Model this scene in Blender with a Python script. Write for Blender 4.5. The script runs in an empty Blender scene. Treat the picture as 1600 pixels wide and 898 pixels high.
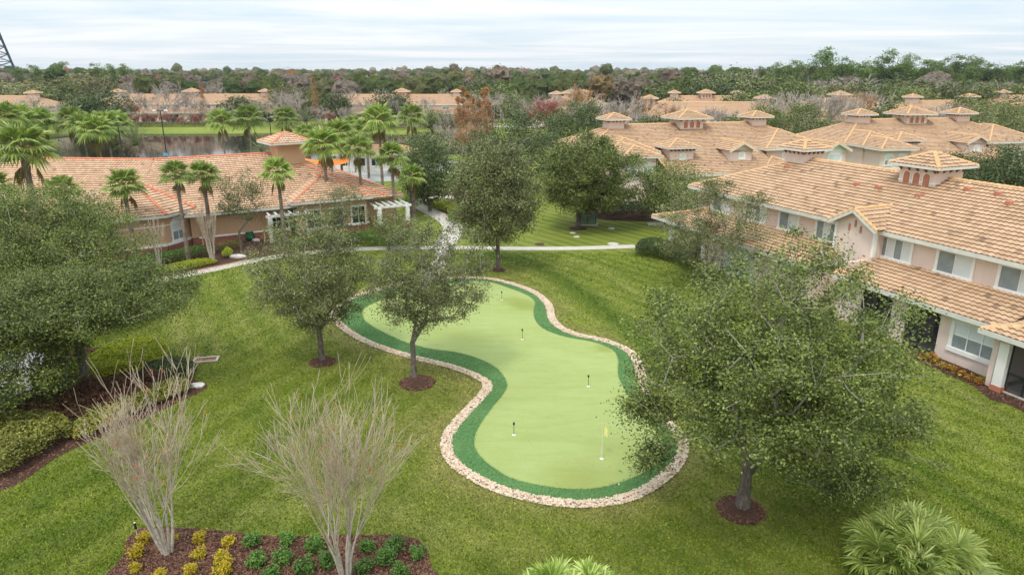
import bpy, bmesh, math, random
import numpy as np
from mathutils import Vector, Matrix

# ---------------------------------------------------------------- camera, world, sun, exposure
scene = bpy.context.scene
COL = scene.collection
CAM_H = 14.3
F_PX, CXP, CYP, HORIZON = 1067.0, 800.0, 449.0, 115.0
PITCH = math.atan((CYP - HORIZON) / F_PX)
cam_data = bpy.data.cameras.new('camera')
cam = bpy.data.objects.new('camera', cam_data)
COL.objects.link(cam)
cam.location = (0, 0, CAM_H)
cam.rotation_euler = (math.pi / 2 - PITCH, 0, 0)
cam_data.sensor_width = 36.0
cam_data.lens = F_PX / 1600.0 * 36.0
cam_data.clip_end = 12000
cam_data.clip_start = 0.2
scene.camera = cam

SUN_EL, SUN_AZ = 60.0, 205.0          # azimuth measured clockwise from +Y
world = bpy.data.worlds.new('World')
scene.world = world
world.use_nodes = True
wn, wl = world.node_tree.nodes, world.node_tree.links
wn.clear()
w_out = wn.new('ShaderNodeOutputWorld')
w_bg = wn.new('ShaderNodeBackground')
w_bg.inputs['Strength'].default_value = 0.1
w_sky = wn.new('ShaderNodeTexSky')
w_sky.sky_type = 'NISHITA'
w_sky.sun_disc = False
w_sky.sun_elevation = math.radians(SUN_EL)
w_sky.sun_rotation = math.radians(SUN_AZ)
w_sky.air_density = 1.0
w_sky.dust_density = 2.0
w_tc = wn.new('ShaderNodeTexCoord')
w_sep = wn.new('ShaderNodeSeparateXYZ')
wl.new(w_tc.outputs['Generated'], w_sep.inputs[0])
# overcast deck: about three times brighter overhead than at the horizon
w_up = wn.new('ShaderNodeMapRange')
w_up.inputs['From Min'].default_value = 0.0
w_up.inputs['From Max'].default_value = 0.9
w_up.inputs['To Min'].default_value = 1.0
w_up.inputs['To Max'].default_value = 2.4
wl.new(w_sep.outputs['Z'], w_up.inputs['Value'])
# cloud layer seen in perspective: direction / (z + k)
w_addk = wn.new('ShaderNodeMath'); w_addk.operation = 'ADD'; w_addk.inputs[1].default_value = 0.035
w_absz = wn.new('ShaderNodeMath'); w_absz.operation = 'ABSOLUTE'
wl.new(w_sep.outputs['Z'], w_absz.inputs[0]); wl.new(w_absz.outputs[0], w_addk.inputs[0])
w_div = wn.new('ShaderNodeVectorMath'); w_div.operation = 'DIVIDE'
w_cmb = wn.new('ShaderNodeCombineXYZ')
wl.new(w_addk.outputs[0], w_cmb.inputs[0]); wl.new(w_addk.outputs[0], w_cmb.inputs[1]); w_cmb.inputs[2].default_value = 1.0
wl.new(w_tc.outputs['Generated'], w_div.inputs[0]); wl.new(w_cmb.outputs[0], w_div.inputs[1])
w_map = wn.new('ShaderNodeMapping')
w_map.inputs['Scale'].default_value = (0.11, 0.19, 0.0)
w_map.inputs['Rotation'].default_value = (0, 0, 0.12)
wl.new(w_div.outputs[0], w_map.inputs['Vector'])
w_no = wn.new('ShaderNodeTexNoise')
w_no.inputs['Scale'].default_value = 1.3; w_no.inputs['Detail'].default_value = 8; w_no.inputs['Roughness'].default_value = 0.62; w_no.inputs['Distortion'].default_value = 0.5
wl.new(w_map.outputs[0], w_no.inputs['Vector'])
w_cr = wn.new('ShaderNodeValToRGB')
w_cr.color_ramp.elements[0].position = 0.38; w_cr.color_ramp.elements[0].color = (5.7, 6.8, 7.6, 1)
w_cr.color_ramp.elements[1].position = 0.60; w_cr.color_ramp.elements[1].color = (8.3, 8.5, 8.8, 1)
e_ = w_cr.color_ramp.elements.new(0.5); e_.color = (7.0, 7.6, 8.0, 1)
wl.new(w_no.outputs['Fac'], w_cr.inputs[0])
w_mul = wn.new('ShaderNodeVectorMath'); w_mul.operation = 'SCALE'
wl.new(w_cr.outputs['Color'], w_mul.inputs[0]); wl.new(w_up.outputs[0], w_mul.inputs['Scale'])
w_mix = wn.new('ShaderNodeMix'); w_mix.data_type = 'RGBA'
w_mix.inputs[0].default_value = 0.9
wl.new(w_sky.outputs[0], w_mix.inputs[6]); wl.new(w_mul.outputs[0], w_mix.inputs[7])
wl.new(w_mix.outputs[2], w_bg.inputs['Color'])
wl.new(w_bg.outputs[0], w_out.inputs['Surface'])

sun_d = bpy.data.lights.new('sun', 'SUN')
sun_d.energy = 1.5
sun_d.angle = math.radians(10)
sun_d.color = (1.0, 0.95, 0.87)
sun = bpy.data.objects.new('sun', sun_d)
COL.objects.link(sun)
_az, _el = math.radians(SUN_AZ), math.radians(SUN_EL)
_dir = Vector((math.sin(_az) * math.cos(_el), math.cos(_az) * math.cos(_el), math.sin(_el)))
sun.rotation_euler = _dir.to_track_quat('Z', 'Y').to_euler()

scene.view_settings.view_transform = 'Standard'
scene.view_settings.look = 'None'
scene.view_settings.gamma = 1.0
scene.view_settings.exposure = 0.3
scene.cycles.max_bounces = 6
scene.cycles.transparent_max_bounces = 8
scene.cycles.caustics_reflective = False
scene.cycles.caustics_refractive = False

# ---------------------------------------------------------------- where things stand
_c, _s = math.cos(PITCH), math.sin(PITCH)
def ray(px, py):
    x = (px - CXP) / F_PX; y = -(py - CYP) / F_PX
    return (x, _c + y * _s, -_s + y * _c)
def G(px, py, z=0.0):
    """survey of the photograph: the spot on the level z"""
    d = ray(px, py); t = (z - CAM_H) / d[2]
    return (d[0] * t, d[1] * t)
def hz(px, py, Y):
    d = ray(px, py); return CAM_H + d[2] * Y / d[1]
def depth(Y, z):
    return Y * _c - (z - CAM_H) * _s

# ---------------------------------------------------------------- materials
MATS = {}
def nodes_of(name):
    m = bpy.data.materials.new(name); m.use_nodes = True
    n, l = m.node_tree.nodes, m.node_tree.links
    b = n['Principled BSDF']; b.inputs['Specular IOR Level'].default_value = 0.3
    MATS[name] = m
    return m, n, l, b
def mixc(n, l, fac, a, b, mode='MIX'):
    x = n.new('ShaderNodeMix'); x.data_type = 'RGBA'; x.blend_type = mode
    for sock, v in ((x.inputs[0], fac), (x.inputs[6], a), (x.inputs[7], b)):
        if hasattr(v, 'type') and hasattr(v, 'links'): l.new(v, sock)
        elif isinstance(v, (int, float)): sock.default_value = v
        else: sock.default_value = (*v, 1)
    return x.outputs[2]
def noise(n, l, scale, detail=4, rough=0.55, vec=None, dist=0.0):
    t = n.new('ShaderNodeTexNoise')
    t.inputs['Scale'].default_value = scale; t.inputs['Detail'].default_value = detail
    t.inputs['Roughness'].default_value = rough; t.inputs['Distortion'].default_value = dist
    if vec is not None: l.new(vec, t.inputs['Vector'])
    return t.outputs['Fac']
def ramp(n, l, src, p0, p1, c0=(0, 0, 0), c1=(1, 1, 1)):
    r = n.new('ShaderNodeValToRGB')
    r.color_ramp.elements[0].position = p0; r.color_ramp.elements[1].position = p1
    r.color_ramp.elements[0].color = (*c0, 1); r.color_ramp.elements[1].color = (*c1, 1)
    l.new(src, r.inputs[0]); return r.outputs[0]
def objvec(n, world_space=False):
    if world_space: return n.new('ShaderNodeNewGeometry').outputs['Position']
    return n.new('ShaderNodeTexCoord').outputs['Object']
def bump(n, l, b, h, strength=0.4, dist=0.02):
    k = n.new('ShaderNodeBump'); k.inputs['Strength'].default_value = strength; k.inputs['Distance'].default_value = dist
    l.new(h, k.inputs['Height']); l.new(k.outputs[0], b.inputs['Normal'])
def plain(name, col, rough=0.8, var=0.12, scale=3.0, metallic=0.0, spec=0.3, bstr=0.0, bscale=40):
    m, n, l, b = nodes_of(name)
    v = objvec(n)
    f = noise(n, l, scale, 5, 0.6, v)
    dark = tuple(c * (1 - var) for c in col); light = tuple(min(1, c * (1 + var)) for c in col)
    l.new(mixc(n, l, ramp(n, l, f, 0.3, 0.7), dark, light), b.inputs['Base Color'])
    b.inputs['Roughness'].default_value = rough; b.inputs['Metallic'].default_value = metallic
    b.inputs['Specular IOR Level'].default_value = spec
    if bstr: bump(n, l, b, noise(n, l, bscale, 4, 0.6, v), bstr, 0.02)
    return m
def stucco(name, col):
    m, n, l, b = nodes_of(name)
    v = objvec(n)
    f = ramp(n, l, noise(n, l, 0.8, 6, 0.65, v), 0.3, 0.75)
    c = mixc(n, l, f, tuple(x * 0.92 for x in col), col)
    mp = n.new('ShaderNodeMapping'); mp.inputs['Scale'].default_value = (3.0, 3.0, 0.25); l.new(v, mp.inputs[0])
    st = ramp(n, l, noise(n, l, 1.6, 5, 0.7, mp.outputs[0]), 0.52, 0.8)
    c = mixc(n, l, mixc(n, l, 0.45, (0, 0, 0), st), c, tuple(x * 0.72 for x in col))
    l.new(c, b.inputs['Base Color']); b.inputs['Roughness'].default_value = 0.92
    bump(n, l, b, noise(n, l, 60, 3, 0.6, v), 0.25, 0.01)
    return m
def leafmat(name, cols, trans=0.35, rough=0.5, spec=0.35, clump=0.35):
    """leaves: colour differs leaf by leaf and bough by bough"""
    m, n, l, b = nodes_of(name)
    g = n.new('ShaderNodeNewGeometry')
    r = n.new('ShaderNodeValToRGB'); r.color_ramp.interpolation = 'LINEAR'
    while len(r.color_ramp.elements) < len(cols): r.color_ramp.elements.new(0.5)
    for i, c in enumerate(cols):
        r.color_ramp.elements[i].position = i / (len(cols) - 1); r.color_ramp.elements[i].color = (*c, 1)
    pw_ = n.new('ShaderNodeMath'); pw_.operation = 'POWER'; pw_.inputs[1].default_value = 1.5
    l.new(g.outputs['Random Per Island'], pw_.inputs[0]); l.new(pw_.outputs[0], r.inputs[0])
    oi = n.new('ShaderNodeObjectInfo')
    vm = n.new('ShaderNodeVectorMath'); vm.operation = 'ADD'
    l.new(objvec(n), vm.inputs[0]); l.new(oi.outputs['Random'], vm.inputs[1])
    f = ramp(n, l, noise(n, l, 0.55, 3, 0.6, vm.outputs[0]), 0.38, 0.62)
    c = mixc(n, l, f, r.outputs[0], mixc(n, l, clump, r.outputs[0], cols[-1]))
    hs = n.new('ShaderNodeHueSaturation')
    mr = n.new('ShaderNodeMapRange'); mr.inputs['To Min'].default_value = 0.8; mr.inputs['To Max'].default_value = 1.2
    l.new(oi.outputs['Random'], mr.inputs['Value']); l.new(mr.outputs[0], hs.inputs['Value']); l.new(c, hs.inputs['Color'])
    l.new(hs.outputs[0], b.inputs['Base Color'])
    b.inputs['Roughness'].default_value = rough; b.inputs['Specular IOR Level'].default_value = spec
    tr = n.new('ShaderNodeBsdfTranslucent'); l.new(hs.outputs[0], tr.inputs['Color'])
    mx = n.new('ShaderNodeMixShader'); mx.inputs[0].default_value = trans
    l.new(b.outputs[0], mx.inputs[1]); l.new(tr.outputs[0], mx.inputs[2])
    l.new(mx.outputs[0], n['Material Output'].inputs['Surface'])
    return m
def tilemat(name, base, warm, pale, grey):
    """clay tiles: every tile carries its own 'tint' value on its faces"""
    m, n, l, b = nodes_of(name)
    at = n.new('ShaderNodeAttribute'); at.attribute_name = 'tint'
    r = n.new('ShaderNodeValToRGB'); cr = r.color_ramp
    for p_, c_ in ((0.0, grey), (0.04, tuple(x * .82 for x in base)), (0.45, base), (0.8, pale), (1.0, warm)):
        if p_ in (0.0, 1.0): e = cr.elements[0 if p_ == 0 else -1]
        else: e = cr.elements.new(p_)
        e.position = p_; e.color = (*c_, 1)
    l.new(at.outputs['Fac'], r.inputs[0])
    v = objvec(n)
    f = ramp(n, l, noise(n, l, 0.5, 6, 0.65, v), 0.35, 0.75)
    c = mixc(n, l, f, r.outputs[0], mixc(n, l, 0.3, r.outputs[0], grey))
    sk = ramp(n, l, noise(n, l, 1.7, 7, 0.75, v, 0.4), 0.52, 0.72)
    c = mixc(n, l, mixc(n, l, 0.2, (0, 0, 0), sk), c, tuple(x * .66 for x in grey))
    l.new(c, b.inputs['Base Color']); b.inputs['Roughness'].default_value = 0.82
    return m
def fartile(name, base, warm, pale):
    m, n, l, b = nodes_of(name)
    v = objvec(n)
    w = n.new('ShaderNodeTexWave'); w.wave_type = 'BANDS'; w.bands_direction = 'Z'
    w.inputs['Scale'].default_value = 1.15; w.inputs['Distortion'].default_value = 0.4
    l.new(v, w.inputs['Vector'])
    f = noise(n, l, 0.6, 6, 0.7, v)
    c = mixc(n, l, ramp(n, l, f, 0.3, 0.7), base, pale)
    c = mixc(n, l, ramp(n, l, noise(n, l, 4, 3, 0.7, v), 0.5, 0.7), c, warm)
    l.new(c, b.inputs['Base Color']); b.inputs['Roughness'].default_value = 0.85
    bump(n, l, b, w.outputs['Fac'], 0.8, 0.06)
    return m

P_ROOF = dict(base=(0.485, 0.31, 0.185), warm=(0.52, 0.32, 0.19), pale=(0.52, 0.355, 0.225), grey=(0.20, 0.13, 0.08))
C_ROOF = dict(base=(0.555, 0.36, 0.225), warm=(0.55, 0.315, 0.19), pale=(0.60, 0.425, 0.29), grey=(0.27, 0.145, 0.085))
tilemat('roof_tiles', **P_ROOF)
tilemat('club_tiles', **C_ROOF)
fartile('far_tiles', (0.50, 0.30, 0.175), (0.52, 0.29, 0.16), (0.56, 0.37, 0.24))
plain('cap_tiles', (0.58, 0.35, 0.17), 0.8, 0.18, 5)
plain('club_caps', (0.56, 0.20, 0.11), 0.8, 0.2, 5)
stucco('pink_stucco', (0.72, 0.575, 0.50))
stucco('tan_stucco', (0.56, 0.36, 0.22))
stucco('white_stucco', (0.76, 0.74, 0.69))
plain('trim_white', (0.76, 0.75, 0.71), 0.6, 0.05, 2)
plain('fascia', (0.60, 0.59, 0.53), 0.6, 0.1, 2)
plain('terracotta', (0.42, 0.17, 0.10), 0.85, 0.15, 4)
plain('brick_base', (0.26, 0.11, 0.07), 0.9, 0.3, 6, bstr=0.5, bscale=20)
plain('corbel_brown', (0.20, 0.075, 0.045), 0.8, 0.2, 4)
plain('blind', (0.62, 0.66, 0.66), 0.35, 0.06, 1.2, spec=0.6)
plain('screen_glass', (0.24, 0.275, 0.29), 0.25, 0.2, 1.5, spec=0.6)
plain('dark_glass', (0.02, 0.024, 0.026), 0.12, 0.3, 1, spec=0.6)
plain('dark_screen', (0.022, 0.022, 0.024), 0.7, 0.4, 3)
plain('black_metal', (0.02, 0.022, 0.024), 0.5, 0.2, 5)
plain('tower_steel', (0.03, 0.09, 0.11), 0.5, 0.25, 2)
plain('concrete', (0.50, 0.45, 0.39), 0.9, 0.12, 2.5, bstr=0.2)
plain('paver_pink', (0.42, 0.26, 0.20), 0.9, 0.25, 8, bstr=0.3)
plain('pavement', (0.34, 0.34, 0.32), 0.85, 0.08, 1.2, bstr=0.1)
plain('asphalt', (0.06, 0.06, 0.06), 0.9, 0.2, 2, bstr=0.2)
plain('rock', (0.55, 0.52, 0.47), 0.9, 0.3, 5, bstr=0.6, bscale=8)
plain('canvas_orange', (0.75, 0.22, 0.04), 0.7, 0.08, 1)
plain('canvas_blue', (0.10, 0.32, 0.55), 0.6, 0.08, 1)
plain('flag_yellow', (0.82, 0.80, 0.30), 0.7, 0.06, 2)
plain('green_plastic', (0.01, 0.10, 0.04), 0.5, 0.1, 2)
plain('utility_green', (0.16, 0.22, 0.15), 0.6, 0.1, 2)
def barkmat():
    m, n, l, b = nodes_of('oak_bark')
    v = objvec(n); sp = n.new('ShaderNodeSeparateXYZ'); l.new(v, sp.inputs[0])
    mr = n.new('ShaderNodeMapRange'); mr.inputs['From Min'].default_value = 1.8; mr.inputs['From Max'].default_value = 3.6
    l.new(sp.outputs['Z'], mr.inputs['Value'])
    mp = n.new('ShaderNodeMapping'); mp.inputs['Scale'].default_value = (1, 1, .35); l.new(v, mp.inputs[0])
    f = ramp(n, l, noise(n, l, 9, 6, .75, mp.outputs[0]), .35, .65)
    c = mixc(n, l, f, (0.07, 0.055, 0.045), (0.24, 0.205, 0.165))
    c2 = mixc(n, l, f, (0.20, 0.175, 0.145), (0.44, 0.40, 0.35))
    l.new(mixc(n, l, mr.outputs[0], c, c2), b.inputs['Base Color']); b.inputs['Roughness'].default_value = .95
    bump(n, l, b, f, .8, .03)
barkmat()
def twigmat():
    m, n, l, b = nodes_of('pale_bark')
    v = objvec(n); sp = n.new('ShaderNodeSeparateXYZ'); l.new(v, sp.inputs[0])
    mr = n.new('ShaderNodeMapRange'); mr.inputs['From Min'].default_value = 1.2; mr.inputs['From Max'].default_value = 3.2
    l.new(sp.outputs['Z'], mr.inputs['Value'])
    c = mixc(n, l, ramp(n, l, noise(n, l, 7, 5, .7, v), .35, .65), (0.30, 0.255, 0.20), (0.56, 0.50, 0.42))
    c2 = mixc(n, l, ramp(n, l, noise(n, l, 3, 3, .7, v), .35, .65), (0.36, 0.26, 0.19), (0.52, 0.44, 0.34))
    l.new(mixc(n, l, mr.outputs[0], c, c2), b.inputs['Base Color']); b.inputs['Roughness'].default_value = .85
twigmat()
plain('grey_twig', (0.37, 0.315, 0.275), 0.9, 0.25, 1.0)
plain('rust_twig', (0.30, 0.15, 0.08), 0.9, 0.3, 1.0)
plain('pine_bark', (0.20, 0.13, 0.09), 0.95, 0.3, 3)
plain('dark_water_mud', (0.05, 0.045, 0.03), 0.9, 0.2, 1)

def palmbark():
    m, n, l, b = nodes_of('palm_bark')
    v = objvec(n)
    mp = n.new('ShaderNodeMapping'); mp.inputs['Scale'].default_value = (2, 2, 9); l.new(v, mp.inputs[0])
    f = noise(n, l, 1.4, 5, 0.7, mp.outputs[0])
    c = mixc(n, l, ramp(n, l, f, 0.35, 0.65), (0.10, 0.07, 0.05), (0.30, 0.24, 0.19))
    l.new(c, b.inputs['Base Color']); b.inputs['Roughness'].default_value = 0.95
    bump(n, l, b, f, 0.9, 0.05)
palmbark()
leafmat('oak_leaf', [(0.022, 0.036, 0.006), (0.074, 0.108, 0.018), (0.140, 0.182, 0.036), (0.270, 0.305, 0.085)], 0.14, 0.55, 0.25)
leafmat('oak_leaf_grey', [(0.038, 0.048, 0.012), (0.120, 0.138, 0.038), (0.215, 0.235, 0.080), (0.370, 0.380, 0.165)], 0.14, 0.55, 0.25)
leafmat('oak_leaf_dark', [(0.016, 0.030, 0.008), (0.045, 0.075, 0.018), (0.085, 0.125, 0.030), (0.160, 0.205, 0.060)], 0.14, 0.55, 0.25)
leafmat('oak_leaf_olive', [(0.072, 0.075, 0.022), (0.135, 0.135, 0.041), (0.191, 0.180, 0.059), (0.254, 0.232, 0.086)], 0.14, 0.55, 0.25)
leafmat('palm_leaf', [(0.11, 0.18, 0.022), (0.21, 0.32, 0.04), (0.31, 0.40, 0.07), (0.42, 0.46, 0.13)], 0.35, 0.4, 0.5)
leafmat('palm_leaf_old', [(0.170, 0.170, 0.033), (0.254, 0.200, 0.057), (0.233, 0.140, 0.057)], 0.3, 0.6, 0.3)
leafmat('fan_leaf', [(0.14, 0.22, 0.03), (0.32, 0.42, 0.07), (0.60, 0.66, 0.22)], 0.4, 0.45, 0.4)
leafmat('date_leaf', [(0.104, 0.140, 0.057), (0.178, 0.210, 0.092), (0.297, 0.308, 0.161)], 0.3, 0.5, 0.4)
leafmat('pine_leaf', [(0.070, 0.120, 0.022), (0.125, 0.205, 0.040), (0.190, 0.270, 0.065)], 0.3, 0.5, 0.3)
leafmat('gold_leaf', [(0.318, 0.240, 0.016), (0.583, 0.420, 0.025), (0.721, 0.500, 0.033), (0.212, 0.250, 0.025)], 0.3, 0.5, 0.3)
leafmat('lime_leaf', [(0.16, 0.22, 0.012), (0.38, 0.44, 0.02), (0.60, 0.62, 0.05)], 0.3, 0.5, 0.3)
leafmat('shrub_leaf', [(0.045, 0.102, 0.017), (0.099, 0.204, 0.028), (0.180, 0.323, 0.049)], 0.3, 0.5, 0.4)
leafmat('yellow_green_leaf', [(0.165, 0.182, 0.021), (0.331, 0.325, 0.053), (0.551, 0.494, 0.117), (0.069, 0.104, 0.021)], 0.3, 0.45, 0.4)
leafmat('burgundy_leaf', [(0.069, 0.023, 0.019), (0.124, 0.039, 0.027), (0.165, 0.072, 0.032), (0.096, 0.091, 0.027)], 0.25, 0.5, 0.3)
leafmat('croton_leaf', [(0.371, 0.100, 0.016), (0.636, 0.280, 0.025), (0.583, 0.380, 0.041), (0.127, 0.120, 0.016)], 0.3, 0.5, 0.3)
leafmat('rust_leaf', [(0.26, 0.12, 0.04), (0.44, 0.21, 0.06), (0.50, 0.28, 0.10)], 0.3, 0.6, 0.2)
leafmat('red_leaf', [(0.248, 0.046, 0.032), (0.386, 0.078, 0.053), (0.469, 0.156, 0.096)], 0.3, 0.6, 0.2)
leafmat('dry_leaf', [(0.477, 0.140, 0.033), (0.583, 0.200, 0.049)], 0.3, 0.6, 0.2)

def groundmat():
    m, n, l, b = nodes_of('lawn')
    v = objvec(n, True)
    sp = n.new('ShaderNodeSeparateXYZ'); l.new(v, sp.inputs[0])
    big = ramp(n, l, noise(n, l, 0.075, 4, 0.6, v), 0.36, 0.66)
    mid = ramp(n, l, noise(n, l, 0.5, 6, 0.72, v), 0.3, 0.72)
    fine = ramp(n, l, noise(n, l, 7.0, 6, 0.8, v), 0.3, 0.72)
    vfine = ramp(n, l, noise(n, l, 45, 3, 0.8, v), 0.3, 0.7)
    g0, g1, g2, dry = (0.078, 0.125, 0.009), (0.165, 0.215, 0.018), (0.255, 0.295, 0.046), (0.30, 0.25, 0.095)
    c = mixc(n, l, mid, g0, g1)
    c = mixc(n, l, mixc(n, l, 0.55, (0, 0, 0), big), c, g2)
    # mowing: swaths laid by the mower, diagonal right of the green, curved on the left
    def bands(angle, width, dist, dscale):
        mp = n.new('ShaderNodeMapping'); mp.inputs['Rotation'].default_value = (0, 0, angle); l.new(v, mp.inputs[0])
        w = n.new('ShaderNodeTexWave'); w.wave_type = 'BANDS'; w.bands_direction = 'X'; w.wave_profile = 'SIN'
        w.inputs['Scale'].default_value = 0.314 / width; w.inputs['Distortion'].default_value = dist
        w.inputs['Detail'].default_value = 2; w.inputs['Detail Scale'].default_value = dscale
        l.new(mp.outputs[0], w.inputs['Vector']); return w.outputs['Fac']
    right = bands(math.radians(-38), 1.25, 1.2, 0.25)
    left = bands(math.radians(22), 1.5, 3.2, 0.12)
    side = n.new('ShaderNodeMapRange'); side.inputs['From Min'].default_value = -5; side.inputs['From Max'].default_value = 1
    l.new(sp.outputs['X'], side.inputs['Value'])
    bn = mixc(n, l, side.outputs[0], ramp(n, l, left, 0.25, 0.75), ramp(n, l, right, 0.2, 0.8))
    c = mixc(n, l, mixc(n, l, 0.36, (0, 0, 0), bn), c, (0.32, 0.335, 0.09))
    # thin, dry turf
    dr = ramp(n, l, noise(n, l, 0.16, 5, 0.7, v, 0.6), 0.5, 0.68)
    dr2 = ramp(n, l, noise(n, l, 2.2, 6, 0.8, v), 0.35, 0.65)
    dd = mixc(n, l, 1.0, dr, dr2, 'MULTIPLY')
    c = mixc(n, l, mixc(n, l, 0.55, (0, 0, 0), dd), c, dry)
    c = mixc(n, l, mixc(n, l, 0.55, (0, 0, 0), fine), c, mixc(n, l, 1.0, c, (1.55, 1.5, 1.5), 'MULTIPLY'))
    c = mixc(n, l, mixc(n, l, 0.5, (0, 0, 0), vfine), c, mixc(n, l, 1.0, c, (0.55, 0.6, 0.5), 'MULTIPLY'))
    aw = n.new('ShaderNodeAttribute'); aw.attribute_name = 'worn'
    c = mixc(n, l, mixc(n, l, 1.0, aw.outputs['Fac'], mixc(n, l, dr2, (.45, .45, .45), (1, 1, 1)), 'MULTIPLY'), c, mixc(n, l, mid, (0.235, 0.20, 0.085), (0.30, 0.275, 0.11)))
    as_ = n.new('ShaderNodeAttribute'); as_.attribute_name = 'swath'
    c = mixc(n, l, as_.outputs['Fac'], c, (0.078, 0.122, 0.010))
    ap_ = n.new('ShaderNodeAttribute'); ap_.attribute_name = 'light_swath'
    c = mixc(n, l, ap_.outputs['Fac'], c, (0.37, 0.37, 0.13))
    # woodland floor beyond the lake and the last houses
    wd = n.new('ShaderNodeMapRange'); wd.inputs['From Min'].default_value = 222; wd.inputs['From Max'].default_value = 240
    l.new(sp.outputs['Y'], wd.inputs['Value'])
    wf = mixc(n, l, mid, (0.055, 0.06, 0.025), (0.11, 0.09, 0.05))
    c = mixc(n, l, wd.outputs[0], c, wf)
    # lake bed and bank
    lk = n.new('ShaderNodeMapRange'); lk.inputs['From Min'].default_value = -0.25; lk.inputs['From Max'].default_value = -0.6
    l.new(sp.outputs['Z'], lk.inputs['Value'])
    c = mixc(n, l, lk.outputs[0], c, (0.05, 0.04, 0.025))
    l.new(c, b.inputs['Base Color']); b.inputs['Roughness'].default_value = 0.9; b.inputs['Specular IOR Level'].default_value = 0.15
    h = mixc(n, l, 0.5, fine, vfine)
    bump(n, l, b, h, 0.9, 0.06)
groundmat()
def grassmat():
    m, n, l, b = nodes_of('grass_blade')
    v = objvec(n, True)
    g = n.new('ShaderNodeNewGeometry')
    f = ramp(n, l, noise(n, l, 0.5, 6, 0.72, v), 0.3, 0.72)
    c = mixc(n, l, f, (0.092, 0.138, 0.010), (0.205, 0.25, 0.026))
    r = n.new('ShaderNodeValToRGB')
    r.color_ramp.elements[0].color = (0.5, 0.55, 0.45, 1); r.color_ramp.elements[1].color = (1.6, 1.5, 1.7, 1)
    l.new(g.outputs['Random Per Island'], r.inputs[0])
    c = mixc(n, l, 1.0, c, r.outputs[0], 'MULTIPLY')
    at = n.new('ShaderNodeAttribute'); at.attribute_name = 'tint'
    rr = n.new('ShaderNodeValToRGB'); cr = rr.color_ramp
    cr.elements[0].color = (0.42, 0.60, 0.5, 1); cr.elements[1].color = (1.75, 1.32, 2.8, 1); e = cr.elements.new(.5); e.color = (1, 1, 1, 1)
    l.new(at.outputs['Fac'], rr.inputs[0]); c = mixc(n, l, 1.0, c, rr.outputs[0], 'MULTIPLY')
    l.new(c, b.inputs['Base Color']); b.inputs['Roughness'].default_value = 0.7; b.inputs['Specular IOR Level'].default_value = 0.2
grassmat()
def turfmat(name, c0, c1, c2, mow=False):
    m, n, l, b = nodes_of(name)
    v = objvec(n, True)
    f = ramp(n, l, noise(n, l, 0.35, 6, 0.65, v, 0.5), 0.3, 0.7)
    c = mixc(n, l, f, c0, c1)
    f2 = ramp(n, l, noise(n, l, 24, 5, 0.8, v), 0.3, 0.7)
    c = mixc(n, l, mixc(n, l, 0.5, (0, 0, 0), f2), c, c2)
    if name == 'green_turf':
        for (q, r0_, r1_, k_) in ((G(822, 478), .5, 1.5, .75), (G(800, 470), .3, 1.3, .5), (G(945, 545), .25, 1.0, .7), (G(900, 752), .3, 2.0, .45), (G(700, 520), .5, 2.5, .3), (G(980, 700), .3, 2.0, .35)):
            vd = n.new('ShaderNodeVectorMath'); vd.operation = 'DISTANCE'; vd.inputs[1].default_value = (q[0], q[1], 0.036); l.new(v, vd.inputs[0])
            ad = n.new('ShaderNodeMath'); ad.operation = 'MULTIPLY_ADD'; ad.inputs[1].default_value = 1.4; l.new(noise(n, l, 1.2, 5, .7, v), ad.inputs[0]); l.new(vd.outputs['Value'], ad.inputs[2])
            mr = n.new('ShaderNodeMapRange'); mr.inputs['From Min'].default_value = r0_ + .7; mr.inputs['From Max'].default_value = r1_ + .7; mr.inputs['To Min'].default_value = k_; mr.inputs['To Max'].default_value = 0
            l.new(ad.outputs[0], mr.inputs['Value']); c = mixc(n, l, mr.outputs[0], c, (0.215, 0.245, 0.055))
    f3 = ramp(n, l, noise(n, l, 0.13, 3, 0.5, v), 0.5, 0.75)
    c = mixc(n, l, mixc(n, l, 0.4, (0, 0, 0), f3), c, tuple(x * k for x, k in zip(c0, (1.05, 0.9, 0.8))))
    mp = n.new('ShaderNodeMapping'); mp.inputs['Scale'].default_value = (.35, 1.6, 1); mp.inputs['Rotation'].default_value = (0, 0, .25); l.new(v, mp.inputs[0])
    f4 = ramp(n, l, noise(n, l, 1.1, 6, 0.75, mp.outputs[0], .6), 0.45, 0.72)
    c = mixc(n, l, mixc(n, l, 0.38, (0, 0, 0), f4), c, tuple(x * k for x, k in zip(c0, (.78, .80, .62))))
    f5 = ramp(n, l, noise(n, l, 5, 5, 0.8, v), 0.55, 0.8)
    c = mixc(n, l, mixc(n, l, 0.35, (0, 0, 0), f5), c, tuple(x * k for x, k in zip(c2, (1.1, 1.02, 1.25))))
    l.new(c, b.inputs['Base Color']); b.inputs['Roughness'].default_value = 0.9; b.inputs['Specular IOR Level'].default_value = 0.1
    bump(n, l, b, noise(n, l, 60, 3, 0.8, v), 0.5, 0.02)
turfmat('green_turf', (0.255, 0.315, 0.090), (0.31, 0.365, 0.13), (0.38, 0.43, 0.19))
turfmat('fringe_turf', (0.055, 0.150, 0.044), (0.10, 0.21, 0.07), (0.18, 0.30, 0.12))
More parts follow.
